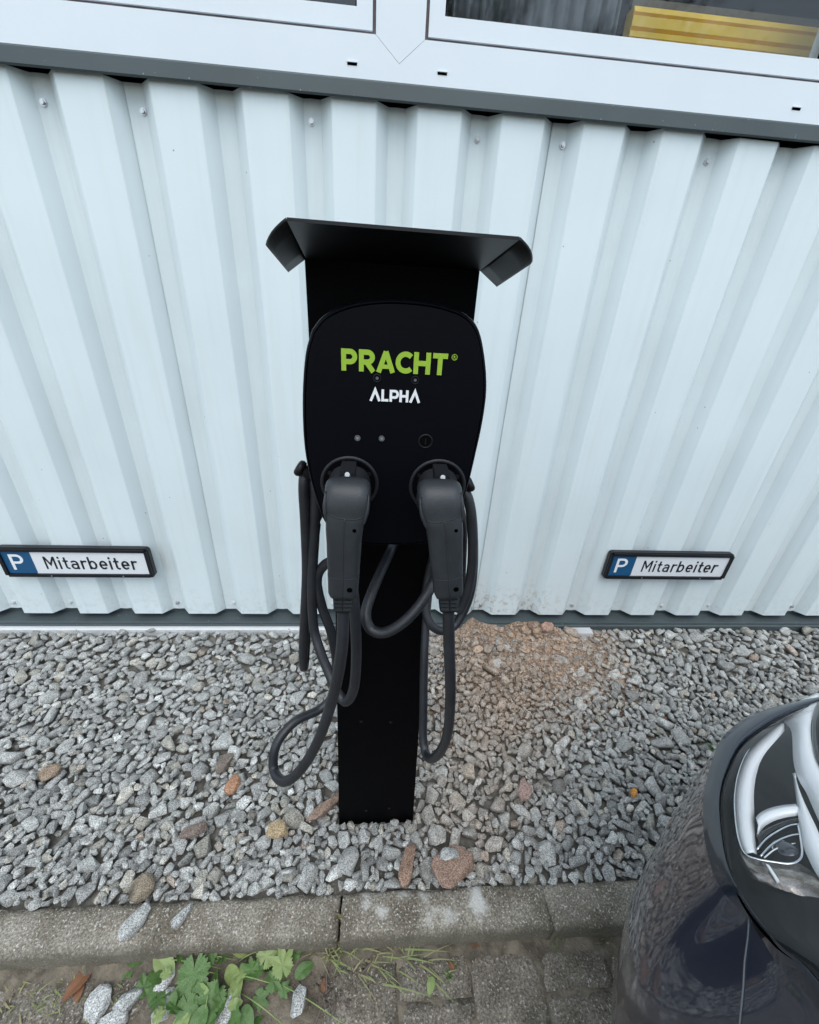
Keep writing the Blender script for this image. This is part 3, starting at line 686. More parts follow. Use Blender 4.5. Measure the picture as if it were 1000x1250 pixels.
cL = holster(427, 590, 'l'); cR = holster(534, 593, 'r')

# plugs with grip, and their cables
def loft(name, path, rad, m, parent, seg=28, exps=2.6):
    """superellipse cross-sections: rad = (rx, rdepth) per point; x axis kept level"""
    vs = []; fs = []; n = len(path)
    for i, p in enumerate(path):
        t = (path[min(i + 1, n - 1)] - path[max(i - 1, 0)]).normalized(); ax = Vector((1, 0, 0)); ax = (ax - t * ax.dot(t)).normalized(); bx_ = t.cross(ax)
        rx, ry = rad[i][:2]
        for k in range(seg):
            a = 2 * math.pi * k / seg; ca, sa = math.cos(a), math.sin(a)
            vs.append(p + ax * rx * math.copysign(abs(ca) ** (2 / exps), ca) + bx_ * ry * math.copysign(abs(sa) ** (2 / exps), sa))
    for i in range(n - 1):
        for k in range(seg):
            a = i * seg + k; b = i * seg + (k + 1) % seg; fs.append((a, b, b + seg, a + seg))
    fs.append(tuple(range(seg))[::-1]); fs.append(tuple(range((n - 1) * seg, n * seg)))
    return mesh(name, vs, fs, m, parent, True)
def plug(pxs, c, label):
    """pxs: (px, py) of the handle axis head, waist, end, cable exit"""
    t = thing('charging_cable', label, 'charging cable', (c.x, c.y, c.z), 'black charging cables with plugs hung on the charging station')
    inv = Matrix.Translation(-Vector((c.x, c.y, c.z)))
    def par(o): o.parent = t; o.matrix_parent_inverse = inv; return o
    (h0, h1, h2, h3) = pxs
    Bp = aY(*h0, .432); Cc = aY(*h1, .424); Dd = aY(*h2, .424); Ee = aY(*h3, .425)
    T0 = c + Vector((0, -.052, .006)); T0.x = Bp.x * .6 + c.x * .4
    ctrl = [T0, Bp + Vector((0, .000, .001)), Bp.lerp(Cc, .5) + Vector((0, -.001, 0)), Cc, Cc.lerp(Dd, .5), Dd]
    path = catmull(ctrl, 8); N = len(path)
    keys = [(0, .0222, .0165), (.02, .0246, .0188), (.06, .0258, .0203), (.16, .0262, .0208), (.28, .0256, .0203), (.42, .0236, .0194), (.56, .0217, .0185), (.70, .0204, .0180), (.86, .0194, .0176), (.985, .0188, .0172), (1.0, .0172, .016)]
    def kr(u):
        for (a, b) in zip(keys, keys[1:]):
            if a[0] <= u <= b[0]:
                s = (u - a[0]) / (b[0] - a[0]); s = s * s * (3 - 2 * s); return (a[1] + (b[1] - a[1]) * s, a[2] + (b[2] - a[2]) * s)
        return keys[-1][1:]
    rad = [kr(i / (N - 1)) for i in range(N)]
    g = par(loft('plug_grip', path, rad, M_plug, None, 40, 4.0))
    # seam ridge on the front of the grip, a thumb pad on the head and the band line
    def front(u, sx=0, lift=0):
        f = u * (N - 1); i = min(int(f), N - 2); k = f - i; p = path[i].lerp(path[i + 1], k); r = kr(u)
        tt = (path[i + 1] - path[i]).normalized(); ax = (Vector((1, 0, 0)) - tt * tt.x).normalized(); out = ax.cross(tt)
        if out.y > 0: out = -out
        e = 2.6; fx = min(.999, abs(sx)); d = (1 - fx ** 4.0) ** (1 / 4.0)
        return p + ax * r[0] * sx + out * (r[1] * d + lift)
    def sub(o): o.parent = g; return o
    sub(tube('grip_seam', [front(u, 0, .0001) for u in [.42 + .56 * k / 20 for k in range(21)]], .0008, M_plug, None, 8))
    pad = []
    for k in range(-10, 11):
        s = k / 10; pad.append(front(.42 - .07 * abs(s) ** 4, s * .84, .0001))
    pad = [front(u, -.86, .0001) for u in (.10, .16, .22, .28, .32)] + pad + [front(u, .86, .0001) for u in (.32, .28, .22, .16, .10)]
    sub(tube('thumb_pad_line', pad, .0007, M_plugd, None, 6))
    sub(tube('band_line', [front(.865 + .012 * (1 - s * s) - .012, s * .97, .0001) for s in [k / 10 for k in range(-10, 11)]], .0006, M_plugd, None, 6))
    bl = front(.93, .45, .0002); sub(disc('grip_notch', bl, (0, -1, 0), .0034, .0006, M_seam, None, 12)); bl = front(.55, .55, .0002); sub(disc('grip_notch', bl, (0, -1, 0), .0022, .0006, M_seam, None, 10))
    for sgn in (-1, 1):
        sub(tube('side_flange', [front(u, sgn * .93, .0004) for u in [.20 + .30 * k / 12 for k in range(13)]], [.0006 + .0020 * math.sin(math.pi * k / 12) for k in range(13)], M_plug, None, 8))
    # strain relief
    q0, q1 = Dd, Ee; sr = [q0.lerp(q1, k / 6) for k in range(7)]
    s = par(loft('strain_relief', sr, [(.0135 - .0012 * k / 6, .0125 - .001 * k / 6) for k in range(7)], M_plugd, None, 20, 3.5))
    for k in (1.4, 2.9, 4.4):
        for sgn in (-1, 1):
            m_ = q0.lerp(q1, k / 6) + Vector((sgn * .0062, -.0115, 0)); o = box('relief_rib', m_.x - .0052, m_.x + .0052, m_.y - .0022, m_.y + .002, m_.z - .0019, m_.z + .0019, M_plug, None, bevel=.0008); o.parent = s
    return t, par, Ee
tL, parL, eL = plug(((425, 606), (421, 645), (419.5, 722), (419, 741)), cL, 'charging cable with left plug, its cord looping down low to the left of the post')
tR, parR, eR = plug(((536, 608), (542.5, 648), (547, 722), (547.5, 741)), cR, 'charging cable with right plug, its cord looping across the front of the post')
CR = .0083
def cord(e, pts, par, r=CR, name='cord'):
    P = ([e + Vector((0, 0, .008)), e] if e is not None else []) + [aY(a, b, y) for a, b, y in pts]
    return par(tube(name, catmull(P, 8), r, M_rubber, None, 14))
cord(eL, [(417.5, 790, .415), (408, 845, .412), (389, 903, .41), (366, 941, .41), (346, 954, .42), (334, 938, .45), (338, 908, .47), (360, 881, .50), (390, 866, .53), (406, 848, .545), (411, 815, .55), (405, 775, .555), (393, 740, .56), (387, 708, .565), (396, 690, .56), (414, 684, .53), (427, 700, .49), (433, 745, .47), (435, 800, .465), (432, 840, .465), (423, 856, .47), (412, 845, .485), (401, 820, .51), (391, 795, .53), (383, 765, .55), (381, 715, .56), (384, 650, .565), (385, 605, .565), (381, 580, .57), (375, 576, .585), (373, 600, .60), (376, 680, .60), (373, 740, .60), (371, 790, .60), (371, 806, .615), (373, 790, .635), (378, 700, .645), (384, 640, .64), (400, 615, .625)], parL)
cord(None, [(395, 612, .585), (382, 588, .578), (374, 578, .568), (371, 596, .562), (373, 640, .566), (374.5, 700, .57), (371.5, 760, .575), (370, 800, .578), (371, 815, .59), (373, 800, .612), (377, 720, .63), (386, 640, .635)], parL)
cord(eR, [(548.5, 790, .42), (550, 850, .42), (546, 897, .43), (535, 921, .45), (523, 925, .48), (517, 905, .51), (517, 860, .54), (518, 800, .575), (521, 745, .62), (527, 700, .65), (545, 640, .655), (562, 605, .64), (572, 610, .615), (577, 640, .605), (578, 690, .60), (573, 728, .59), (558, 760, .575), (541, 770, .56), (526, 762, .56), (520, 742, .575), (523, 705, .60), (538, 650, .61), (556, 605, .60), (566, 598, .58), (575, 625, .57), (577, 680, .565), (571, 722, .56), (560, 745, .56), (563, 700, .58), (564, 640, .59), (556, 610, .60), (552, 640, .58), (547, 680, .55), (532, 706, .515), (515, 735, .49), (493, 759, .475), (470, 772, .472), (453, 768, .478), (446.5, 750, .49), (453, 726, .515), (467, 693, .56), (477, 672, .59), (484, 652, .601)], parR)
# cable hooks on the housing's sides
for (a, b) in (((398, 590, .56), (369, 573, .56)), ((553, 600, .575), (571, 592, .575))):
    A = aY(*a); B = aY(*b); d = (B - A).normalized()
    hk = tube('cable_hook', [A, B, B + d * .003], .0085, M_hood, cs, 14); ring('hook_knob', B + d * .003, d, .0075, .005, M_hood, hk, 20, 8, 1.2)

# ------------------------------------------------------------------ CAR (front left quarter in view; the nose is complete)
car = thing('parked_car', 'dark blue car parked nose to the wall, only its front corner and headlight in view', 'car', (1.2, -.5, 0)); CI = Matrix.Translation((-1.2, .5, 0))
def cp(o, par=None):
    o.parent = par or car
    if par is None: o.matrix_parent_inverse = CI
    return o
Lr = [(.330, -1.5, .87), (.330, -.4, .85), (.333, -.13, .828), (.342, .0, .807)] + [tuple(aZ(*q)) for q in [(1000, 1235, .79), (950, 1178, .77), (915, 1122, .75), (884, 1090, .732), (868, 1058, .717), (859, 1010, .70), (861, 960, .69), (879, 905, .68), (905, 880, .672), (930, 868, .667), (965, 858, .66), (1000, 852, .655)]] + [(1.0, .497, .647), (1.2, .505, .64)]
Mr = [(.352, -1.5, .885), (.350, -.4, .865), (.353, -.13, .841), (.360, .0, .821)] + [tuple(aZ(*q)) for q in [(1000, 1202, .803), (948, 1152, .781), (912, 1109, .759), (888, 1060, .739), (880, 1015, .722), (878.5, 974, .709), (887, 941, .70), (905, 908, .69), (938, 882, .682), (970, 867, .675), (1000, 857, .669), (1025, 852, .664)]] + [(1.0, .475, .66), (1.2, .483, .655)]
Wr = [(.310, -1.5), (.308, -.4), (.309, -.13), (.310, -.02), (.314, .06), (.321, .115), (.333, .160), (.352, .198), (.377, .235), (.420, .285), (.474, .333), (.545, .385), (.605, .425), (.66, .448), (.745, .470), (.825, .485), (1.0, .508), (1.2, .516)]
def inset(w, k, z): v = Vector((1.2, -.3)) - Vector(w); v = v.normalized() * k; return (w[0] + v.x, w[1] + v.y, z)
Wr = [(w[0] + .008, w[1] - .002) for w in Wr]
rails = [[inset(w, .075, .17) for w in Wr], [inset(w, .05, .22) for w in Wr], [inset(w, .012, .34) for w in Wr], [(w[0], w[1], .48) for w in Wr], [(w[0] * .55 + l[0] * .45, w[1] * .55 + l[1] * .45, .48 * .5 + l[2] * .5) for w, l in zip(Wr, Lr)],
         [(l[0] * .93 + w[0] * .07, l[1] * .93 + w[1] * .07, l[2] - .035) for w, l in zip(Wr, Lr)], [(l[0], l[1], l[2]) for l in Lr]]
def grid_surface(name, rails, m, mirror, nu=5, nv=3, smooth=True, thick=0):
    R = [catmull(r, nu) for r in rails]; cols = len(R[0]); G = [catmull([R[j][i] for j in range(len(R))], nv) for i in range(cols)]
    vs = []; fs = []; nr = len(G[0])
    seq = [G]
    for gi, g in enumerate(seq):
        base = len(vs)
        for col in g: vs += [tuple(p) for p in col]
        for i in range(cols - 1):
            for j in range(nr - 1): fs.append((base + i * nr + j, base + (i + 1) * nr + j, base + (i + 1) * nr + j + 1, base + i * nr + j + 1))
    if mirror == 2:
        cp(mesh(name, [(2.4 - x, y, z) for x, y, z in vs], [f[::-1] for f in fs], m, None, smooth)); mirror = False
    if mirror:
        base = len(vs); k = len(vs); nf = len(fs)
        vs += [(2.4 - x, y, z) for x, y, z in vs[:k]]; fs += [tuple(base + q for q in f[::-1]) for f in fs[:nf]]
    o = cp(mesh(name, vs, fs, m, None, smooth))
    if thick: s = o.modifiers.new('t', 'SOLIDIFY'); s.thickness = thick; s.offset = -1
    return o
grid_surface('bumper', rails, M_paint, True, 6, 4)
grid_surface('bumper_lip', [[(l[0], l[1], l[2]) for l in Lr], [tuple(Vector(l).lerp(Vector(m_), .35) + Vector((0, 0, .006))) for l, m_ in zip(Lr, Mr)], [tuple(Vector(l).lerp(Vector(m_), .8) + Vector((0, 0, .006))) for l, m_ in zip(Lr, Mr)], [tuple(Vector(m_) + Vector((0, 0, .0005))) for m_ in Mr]], M_lip, True, 6, 3)
# gap seam between lip and lamp
gp = catmull([Vector(p) + Vector((.0015, -.0015, -.002)) for p in Mr], 6); cp(tube('panel_gap', gp, .0024, M_seam, None, 6)); cp(tube('panel_gap', [Vector((2.4 - p.x, p.y, p.z)) for p in gp], .0024, M_seam, None, 6))
# bumper / wing seam
_R = [catmull(r, 24) for r in rails]; NT = 6 * 16
sm = []
for k_, (a_, b_) in enumerate(((915, 1122), (914, 1145), (911, 1175), (908, 1205), (905, 1240), (903, 1275), (900, 1310))):
    sm.append((a_, b_))
_cols = {i: catmull([_R[j][i] for j in range(len(_R))], 16) for i in range(24 * 3, 24 * 8)}
pts = []; lim = NT
for (a_, b_) in sm:
    best = min(((proj(c[v])[0] - a_) ** 2 + (proj(c[v])[1] - b_) ** 2, i, v) for i, c in _cols.items() for v in range(max(30, lim - 26), lim + 1))
    lim = best[2]; pts.append(_cols[best[1]][best[2]]); print('seam', best, [round(q, 3) for q in pts[-1]])
sm = catmull(pts, 2); sm = [sm[0]] + [(sm[i - 1] + sm[i] * 2 + sm[i + 1]) / 4 for i in range(1, len(sm) - 1)] + [sm[-1]]
cp(tube('bumper_seam', [p + Vector((-.0005, .0003, .0002)) for p in sm], .0009, M_dled, None, 6))
# lens: crowned plane z = .783 + .139 x - .504 y above the reflector
Hr = [(.345, .083, .832), (.392, .055, .852), (.45, .050, .855), (.53, .075, .85), (.60, .115, .83), (.665, .165, .81), (.725, .225, .785), (.775, .285, .76), (.815, .345, .735), (.84, .40, .70), (.848, .435, .675)]
Ml = Mr[4:15]
A_ = np.array([(p[0], p[1], 1) for p in Ml]); PB, PC, PA = [float(v) for v in np.linalg.lstsq(A_, np.array([p[2] for p in Ml]), rcond=None)[0]]; print('lens plane', PA, PB, PC)
Hr[0] = tuple(Vector(Ml[0]) + Vector((.006, -.006, .002)))
Hr = [(x, y, PA + PB * x + PC * y + (.012 if 0 < i < 9 else .0)) for i, (x, y, z) in enumerate(Hr)]
def crown(t): return math.sin(math.pi * t)
def lens_rails(drop, bul):
    rr = []
    for t in ((0, .15, .35, .6, .85, 1) if drop == 0 else (0.02, .09, .2, .35, .6, .85, 1)):
        dd = drop * (.06 if t < .05 else 1)
        rr.append([tuple(Vector(a).lerp(Vector(b), t) + Vector((-.15, .25, 1)) * (bul * crown(t)) - Vector((0, 0, dd))) for a, b in zip(Ml, Hr)])
    return rr
grid_surface('headlight_lens', lens_rails(0, .018), M_lens, 2, 4, 4)
grid_surface('headlight_housing', lens_rails(.034, .012), M_bowl, 2, 4, 4)
grid_surface('hood_gap', [[tuple(Vector(b) - Vector((0, 0, .0345))) for b in Hr], [tuple(Vector(b) + Vector((.002, -.002, .001))) for b in Hr]], M_seam, 2, 4, 1)
# reflector pieces, standing in the bowl under the lens
def onL(px, py, depth):
    d = ray(px, py); o = Vector((0, 0, H)); n_ = Vector((-PB, -PC, 1)); c0 = PA - depth
    t = (c0 - o.dot(n_)) / d.dot(n_); return o + d * t
Z8 = lambda a, b: (850 + a * .2238, 840 + b * .2240)
def reflector(name, poly, depth, th, m, bevel=.002):
    pts = [onL(*Z8(a, b), depth) for a, b in poly]; nrm = Vector((-PB, -PC, 1)).normalized()
    return cp(prism(name, pts, nrm * th, m, None, bevel=bevel))
def strip(name, A, B, dA, dB, m, sub=4):
    """ribbon between two image curves at depths dA, dB below the lens, with thickness"""
    a = catmull([onL(*Z8(*p), dA) for p in A], sub); b = catmull([onL(*Z8(*p), dB) for p in B], sub); n = min(len(a), len(b)); vs = []; fs = []
    for i in range(n):
        mid = a[i].lerp(b[i], .5) + Vector((0, 0, .25 * (dA + dB) * 0 + .004)); vs += [a[i], mid, b[i]]
    for i in range(n - 1):
        for k in (0, 1): fs.append((i * 3 + k, (i + 1) * 3 + k, (i + 1) * 3 + k + 1, i * 3 + k + 1))
    o = cp(mesh(name, vs, fs, m, None, True)); s = o.modifiers.new('t', 'SOLIDIFY'); s.thickness = .0015; s.offset = -1; return o
# grey bowl floor
strip('lamp_bowl', [(478, 200), (400, 330), (335, 450), (318, 560), (322, 760), (335, 910), (420, 935)], [(530, 230), (560, 330), (600, 450), (640, 600), (690, 760), (700, 900), (600, 970)], .030, .030, M_lampgrey)
strip('light_guide', [(465, 178), (400, 228), (300, 320), (240, 440), (213, 580), (218, 720), (238, 830), (270, 898)], [(482, 232), (440, 300), (375, 378), (335, 450), (316, 560), (318, 700), (322, 810), (332, 905)], .018, .022, M_satin)
cp(tube('chrome_edge', catmull([onL(*Z8(*p), .014) for p in [(462, 175), (400, 224), (298, 316), (236, 438), (209, 580), (214, 722), (233, 832), (268, 905), (330, 932), (420, 948), (510, 958), (560, 940), (578, 900), (570, 820), (556, 740)]], 5), .0011, M_chrome, None, 8))
strip('reflector_band', [(328, 715), (350, 688), (400, 662), (470, 645), (545, 638)], [(330, 800), (362, 758), (420, 725), (490, 705), (556, 697)], .016, .020, M_satin)
strip('lamp_band', [(330, 812), (370, 775), (430, 745), (500, 722), (556, 712)], [(338, 868), (385, 815), (440, 782), (505, 755), (560, 742)], .021, .023, M_plastk)
cp(tube('chrome_ring', catmull([onL(*Z8(*p), .018) for p in [(333, 880), (380, 825), (440, 784), (505, 752), (562, 740)]], 5), .0010, M_chrome, None, 8))
cp(tube('chrome_ring', catmull([onL(*Z8(*p), .018) for p in [(352, 918), (400, 865), (455, 828), (515, 805), (570, 796)]], 5), .0010, M_chrome, None, 8))
reflector('bulb_recess', [(338, 905), (400, 860), (480, 815), (572, 800), (575, 900), (545, 948), (440, 940)], .029, .002, M_plastk)
bc = onL(*Z8(500, 895), .027); dax = Vector((-.25, .35, 1)).normalized(); dome = []
da = dax.orthogonal().normalized(); db = dax.cross(da); dv = []; df = []
for q in range(7):
    an = math.radians(90 * q / 6)
    for k in range(24): t = 2 * math.pi * k / 24; dv.append(bc + (da * math.cos(t) + db * math.sin(t)) * .0125 * math.cos(an) + dax * .008 * math.sin(an))
for q in range(6):
    for k in range(24): df.append((q * 24 + k, q * 24 + (k + 1) % 24, (q + 1) * 24 + (k + 1) % 24, (q + 1) * 24 + k))
cp(mesh('projector_dome', dv, df, M_dome, None, True)); cp(ring('projector_ring', bc, dax, .0135, .0013, M_chrome, None, 30, 8))
cp(tube('lamp_rib', catmull([onL(*Z8(*p), .022) for p in [(372, 925), (420, 885), (470, 862), (520, 850), (568, 846)]], 5), .0007, M_satin, None, 6))
strip('chrome_blade', [(527, 468), (540, 560), (556, 690), (575, 830), (612, 930), (660, 1020), (715, 1090)], [(532, 470), (560, 545), (590, 620), (625, 695), (665, 780), (700, 880), (735, 1000)], .016, .012, M_satin)
strip('wide_bezel', [(478, 178), (520, 240), (530, 400), (560, 500), (600, 570), (640, 660), (700, 790)], [(690, 30), (635, 150), (625, 250), (645, 350), (690, 450), (740, 560), (790, 700)], .012, .004, M_satin)
strip('wide_bezel_edge', [(400, 120), (450, 110), (560, 75), (660, 30)], [(478, 178), (520, 150), (600, 105), (690, 60)], .010, .012, M_satin)
strip('lower_reflector', [(228, 840), (250, 905), (290, 935), (360, 950), (450, 962), (540, 958), (600, 985), (700, 1060)], [(232, 900), (262, 985), (310, 1040), (370, 1070), (440, 1095), (530, 1125), (610, 1150), (700, 1185)], .019, .024, M_mott)
reflector('reflector_fin', [(380, 965), (400, 975), (455, 1058), (440, 1064)], .012, .002, M_satin, .0008)
strip('main_lamp_rim', [(690, 20), (640, 130), (630, 250), (650, 380), (700, 480)], [(720, 60), (670, 140), (660, 250), (680, 370), (730, 450)], .003, .006, M_plastk)
# hood and wing tops
Hh = Mr[:4] + Hr + [(1.0, .474, .661), (1.2, .482, .656)]
def hoodrail(t): return [tuple(Vector(h) .lerp(Vector((1.2, min(h[1] * .85 - .05, .30) if h[1] > -.3 else h[1], .95 if h[1] < 0 else .93 - .28 * max(0, h[1])**1)), t) + Vector((0, 0, .05 * math.sin(math.pi * t) * (1 if h[1] < .35 else .3)))) for h in Hh]
grid_surface('hood', [hoodrail(t) for t in (0, .08, .25, .5, .75, 1.0)], M_paint, True, 4, 3)
# wheel and dark arch on the side
for wx, sg in ((.318, -1), (2.082, 1)):
    ar = cp(disc('wheel_arch', (wx - sg * .01, -.68, .33), (sg, 0, 0), .36, .016, M_seam, None, 40))
    ty = cp(disc('wheel', (wx - sg * .12, -.68, .335 + PZ), (sg, 0, 0), .32, .128, M_tyre, None, 40, bevel=.012)); cp(disc('rim', (wx + sg * .0081, -.68, .335 + PZ), (sg, 0, 0), .21, .004, M_rim, None, 30, r2=.19), ty)
cp(box('underbody', .50, 1.90, -1.5, .10, .16, .4, M_seam, None))
cp(box('grille', .95, 1.45, .50, .519, .36, .46, M_seam, None, bevel=.004))
# windscreen and cabin behind the hood
cab = [(.42, -1.45, .92), (1.98, -1.45, .92), (1.85, -2.2, 1.42), (.55, -2.2, 1.42)]
bm = bmesh.new()
lo = [(.36, -1.42, .90), (2.04, -1.42, .90), (2.04, -3.9, .90), (.36, -3.9, .90)]; hi = [(.58, -2.1, 1.42), (1.82, -2.1, 1.42), (1.82, -3.5, 1.42), (.58, -3.5, 1.42)]
a = [bm.verts.new(p) for p in lo]; b = [bm.verts.new(p) for p in hi]; bm.faces.new(b)
for i in range(4): bm.faces.new((a[i], a[(i + 1) % 4], b[(i + 1) % 4], b[i]))
cp(bmobj('cabin', bm, M_plastk, None, bevel=.03))
cp(box('rear_body', .31, 2.09, -4.1, -1.5, .2, .9, M_paint, None, bevel=.04))

# ------------------------------------------------------------------ GRAVEL
def make_stone(seed, ax, npts=0, seg=2):
    r = random.Random(seed); bm = bmesh.new()
    for k in range(npts or r.choice((13, 15, 18))):
        v = Vector((r.gauss(0, 1), r.gauss(0, 1), r.gauss(0, 1))).normalized()
        v = Vector((math.copysign(abs(v.x) ** .8, v.x), math.copysign(abs(v.y) ** .8, v.y), math.copysign(abs(v.z) ** .6, v.z)))
        bm.verts.new((v.x * ax[0], v.y * ax[1], v.z * ax[2]))
    bmesh.ops.convex_hull(bm, input=bm.verts)
    bmesh.ops.delete(bm, geom=[v for v in bm.verts if not v.link_faces], context='VERTS')
    bmesh.ops.dissolve_limit(bm, angle_limit=.25, verts=bm.verts, edges=bm.edges)
    if seg: bmesh.ops.bevel(bm, geom=bm.edges[:], offset=min(ax) * .18, segments=seg, profile=.6, affect='EDGES', clamp_overlap=True)
    bmesh.ops.triangulate(bm, faces=bm.faces); bmesh.ops.recalc_face_normals(bm, faces=bm.faces)
    me = bpy.data.meshes.new('stone'); bm.to_mesh(me); bm.free(); me.polygons.foreach_set('use_smooth', [True] * len(me.polygons)); return me
NV = 26; protos = []; low = []; tiny = []
for s in range(NV):
    r = random.Random(s); ax = (1.0, r.uniform(.52, .92), r.uniform(.34, .62)); me = make_stone(s + 50, ax)
    v = np.empty(len(me.vertices) * 3, np.float32); me.vertices.foreach_get('co', v); v = v.reshape(-1, 3)
    f = np.empty(len(me.loops), np.int32); me.loops.foreach_get('vertex_index', f); me.materials.append(M_stone)
    protos.append((me, v, f.reshape(-1, 3), ax))
    for lst, sg, npt in ((low, 1, 0), (tiny, 0, 8)):
        m2 = make_stone(s + 50, ax, npt, sg); v = np.empty(len(m2.vertices) * 3, np.float32); m2.vertices.foreach_get('co', v)
        f = np.empty(len(m2.loops), np.int32); m2.loops.foreach_get('vertex_index', f); lst.append((m2, v.reshape(-1, 3), f.reshape(-1, 3), ax))
def warmth(x, y):
    px, py = proj((x, y, 0))
    w = 1.3 * math.exp(-((px - 645) / 85) ** 2 - ((py - 800) / 55) ** 2) + .75 * math.exp(-((px - 600) / 80) ** 2 - ((py - 890) / 130) ** 2) + .3 * math.exp(-((px - 560) / 45) ** 2 - ((py - 1020) / 60) ** 2)
    return w * (.7 + .6 * (mn.noise((x * 14, y * 14, 0)) + .5))
CELL = .005; GX0, GX1, GY0, GY1 = -1.75, 2.1, KB - .010, 1.312
nxg, nyg = int((GX1 - GX0) / CELL), int((GY1 - GY0) / CELL)
Hm = np.full((nyg, nxg), -.021)
yy = GY0 + (np.arange(nyg) + .5) * CELL; xx = GX0 + (np.arange(nxg) + .5) * CELL
XX, YY = np.meshgrid(xx, yy)
tgt = .002 + .004 * np.sin(XX * 3.1 + 1) * np.sin(YY * 7) - .004 * ((YY - KB) < .03)
post = (XX > -.09) & (XX < .117) & (YY > .607) & (YY < .692); RM = .027 * np.clip((YY - .92) / .34, 0, 1); Hm += RM; tgt = tgt + RM
Hm[post] = 5; Hm[YY < KB] = .001
inst = []       # (proto, scale, pos, matrix, tint)
def tintfor(x, y, r=rng):
    w = min(1.0, warmth(x, y) + (r.random() < .012) * r.uniform(.5, 1.0)); g = r.normal(.335, .065); g = max(.17, min(.50, g))
    if r.random() < .05: g = min(.56, g * 1.4)
    grey = np.array((g * .985, g * 1.0, g * .965)); k = r.uniform(.8, 1.15); brown = np.array((.37, .285, .22)) * k
    if r.random() < .12: grey = grey * np.array((1.05, 1.0, .92))
    return tuple(grey * (1 - w * .75) + brown * w * .75)
def try_stone(small=False):
    best = None
    sz = float(rng.uniform(.009, .015)) if small else float(np.clip(rng.lognormal(math.log(.0192), .30), .009, .038)); pi = int(rng.integers(NV)); ax = protos[pi][3]
    a, b, c = sz * ax[0], sz * ax[1], sz * ax[2]
    for _ in range(1 if small else 5):
        if small:
            ii = rng.integers(4, nxg - 4, 40); jj = rng.integers(2, nyg - 2, 40); q = int(np.argmin(Hm[jj, ii])); x = xx[ii[q]]; y = yy[jj[q]]
        else: x = rng.uniform(GX0 + .03, GX1 - .03); y = rng.uniform(GY0 + .014, GY1 - .004)
        yaw = rng.uniform(0, math.pi)
        if rng.random() < .3: yaw = rng.normal(.7, .4)
        tx, ty = rng.normal(0, .30), rng.normal(0, .30)
        R = int(a / CELL) + 1; ci = int((x - GX0) / CELL); cj = int((y - GY0) / CELL)
        i0, i1, j0, j1 = max(ci - R, 0), min(ci + R + 1, nxg), max(cj - R, 0), min(cj + R + 1, nyg)
        dx = xx[i0:i1][None, :] - x; dy = yy[j0:j1][:, None] - y
        u = dx * math.cos(yaw) + dy * math.sin(yaw); v = -dx * math.sin(yaw) + dy * math.cos(yaw)
        q = (u / a) ** 2 + (v / b) ** 2; msk = q < .92
        if msk.sum() < 4: continue
        ht = c * np.sqrt(np.maximum(0, 1 - q)); pl = u * tx + v * ty
        h = Hm[j0:j1, i0:i1]; need = (h - pl + ht)[msk]; z = np.partition(need, int(.84 * need.size))[int(.84 * need.size)]
        if h[msk].max() > 1: continue
        top = z
        if best is None or top < best[0]: best = (top, x, y, yaw, tx, ty, i0, i1, j0, j1, msk, ht, pl, cj, ci)
    if best is None: return False
    z, x, y, yaw, tx, ty, i0, i1, j0, j1, msk, ht, pl, cj, ci = best
    if z > tgt[min(cj, nyg - 1), min(ci, nxg - 1)] + (.007 if small else .001): return False
    sub = Hm[j0:j1, i0:i1]; sub[msk] = np.maximum(sub[msk], (z + ht + pl)[msk])
    Rm = Matrix.Rotation(yaw, 3, 'Z') @ Matrix.Rotation(-math.atan(tx), 3, 'Y') @ Matrix.Rotation(math.atan(ty), 3, 'X')
    if rng.random() < .5: Rm = Rm @ Matrix.Rotation(math.pi, 3, 'X')
    inst.append((pi, sz, Vector((x, y, z)), Rm, tintfor(x, y))); return True
fails = 0
while len(inst) < 8200 and fails < 900:
    if try_stone(): fails = 0
    else: fails += 1
nbig = len(inst)
for _ in range(4200): try_stone(True)
print('gravel stones', nbig, len(inst))
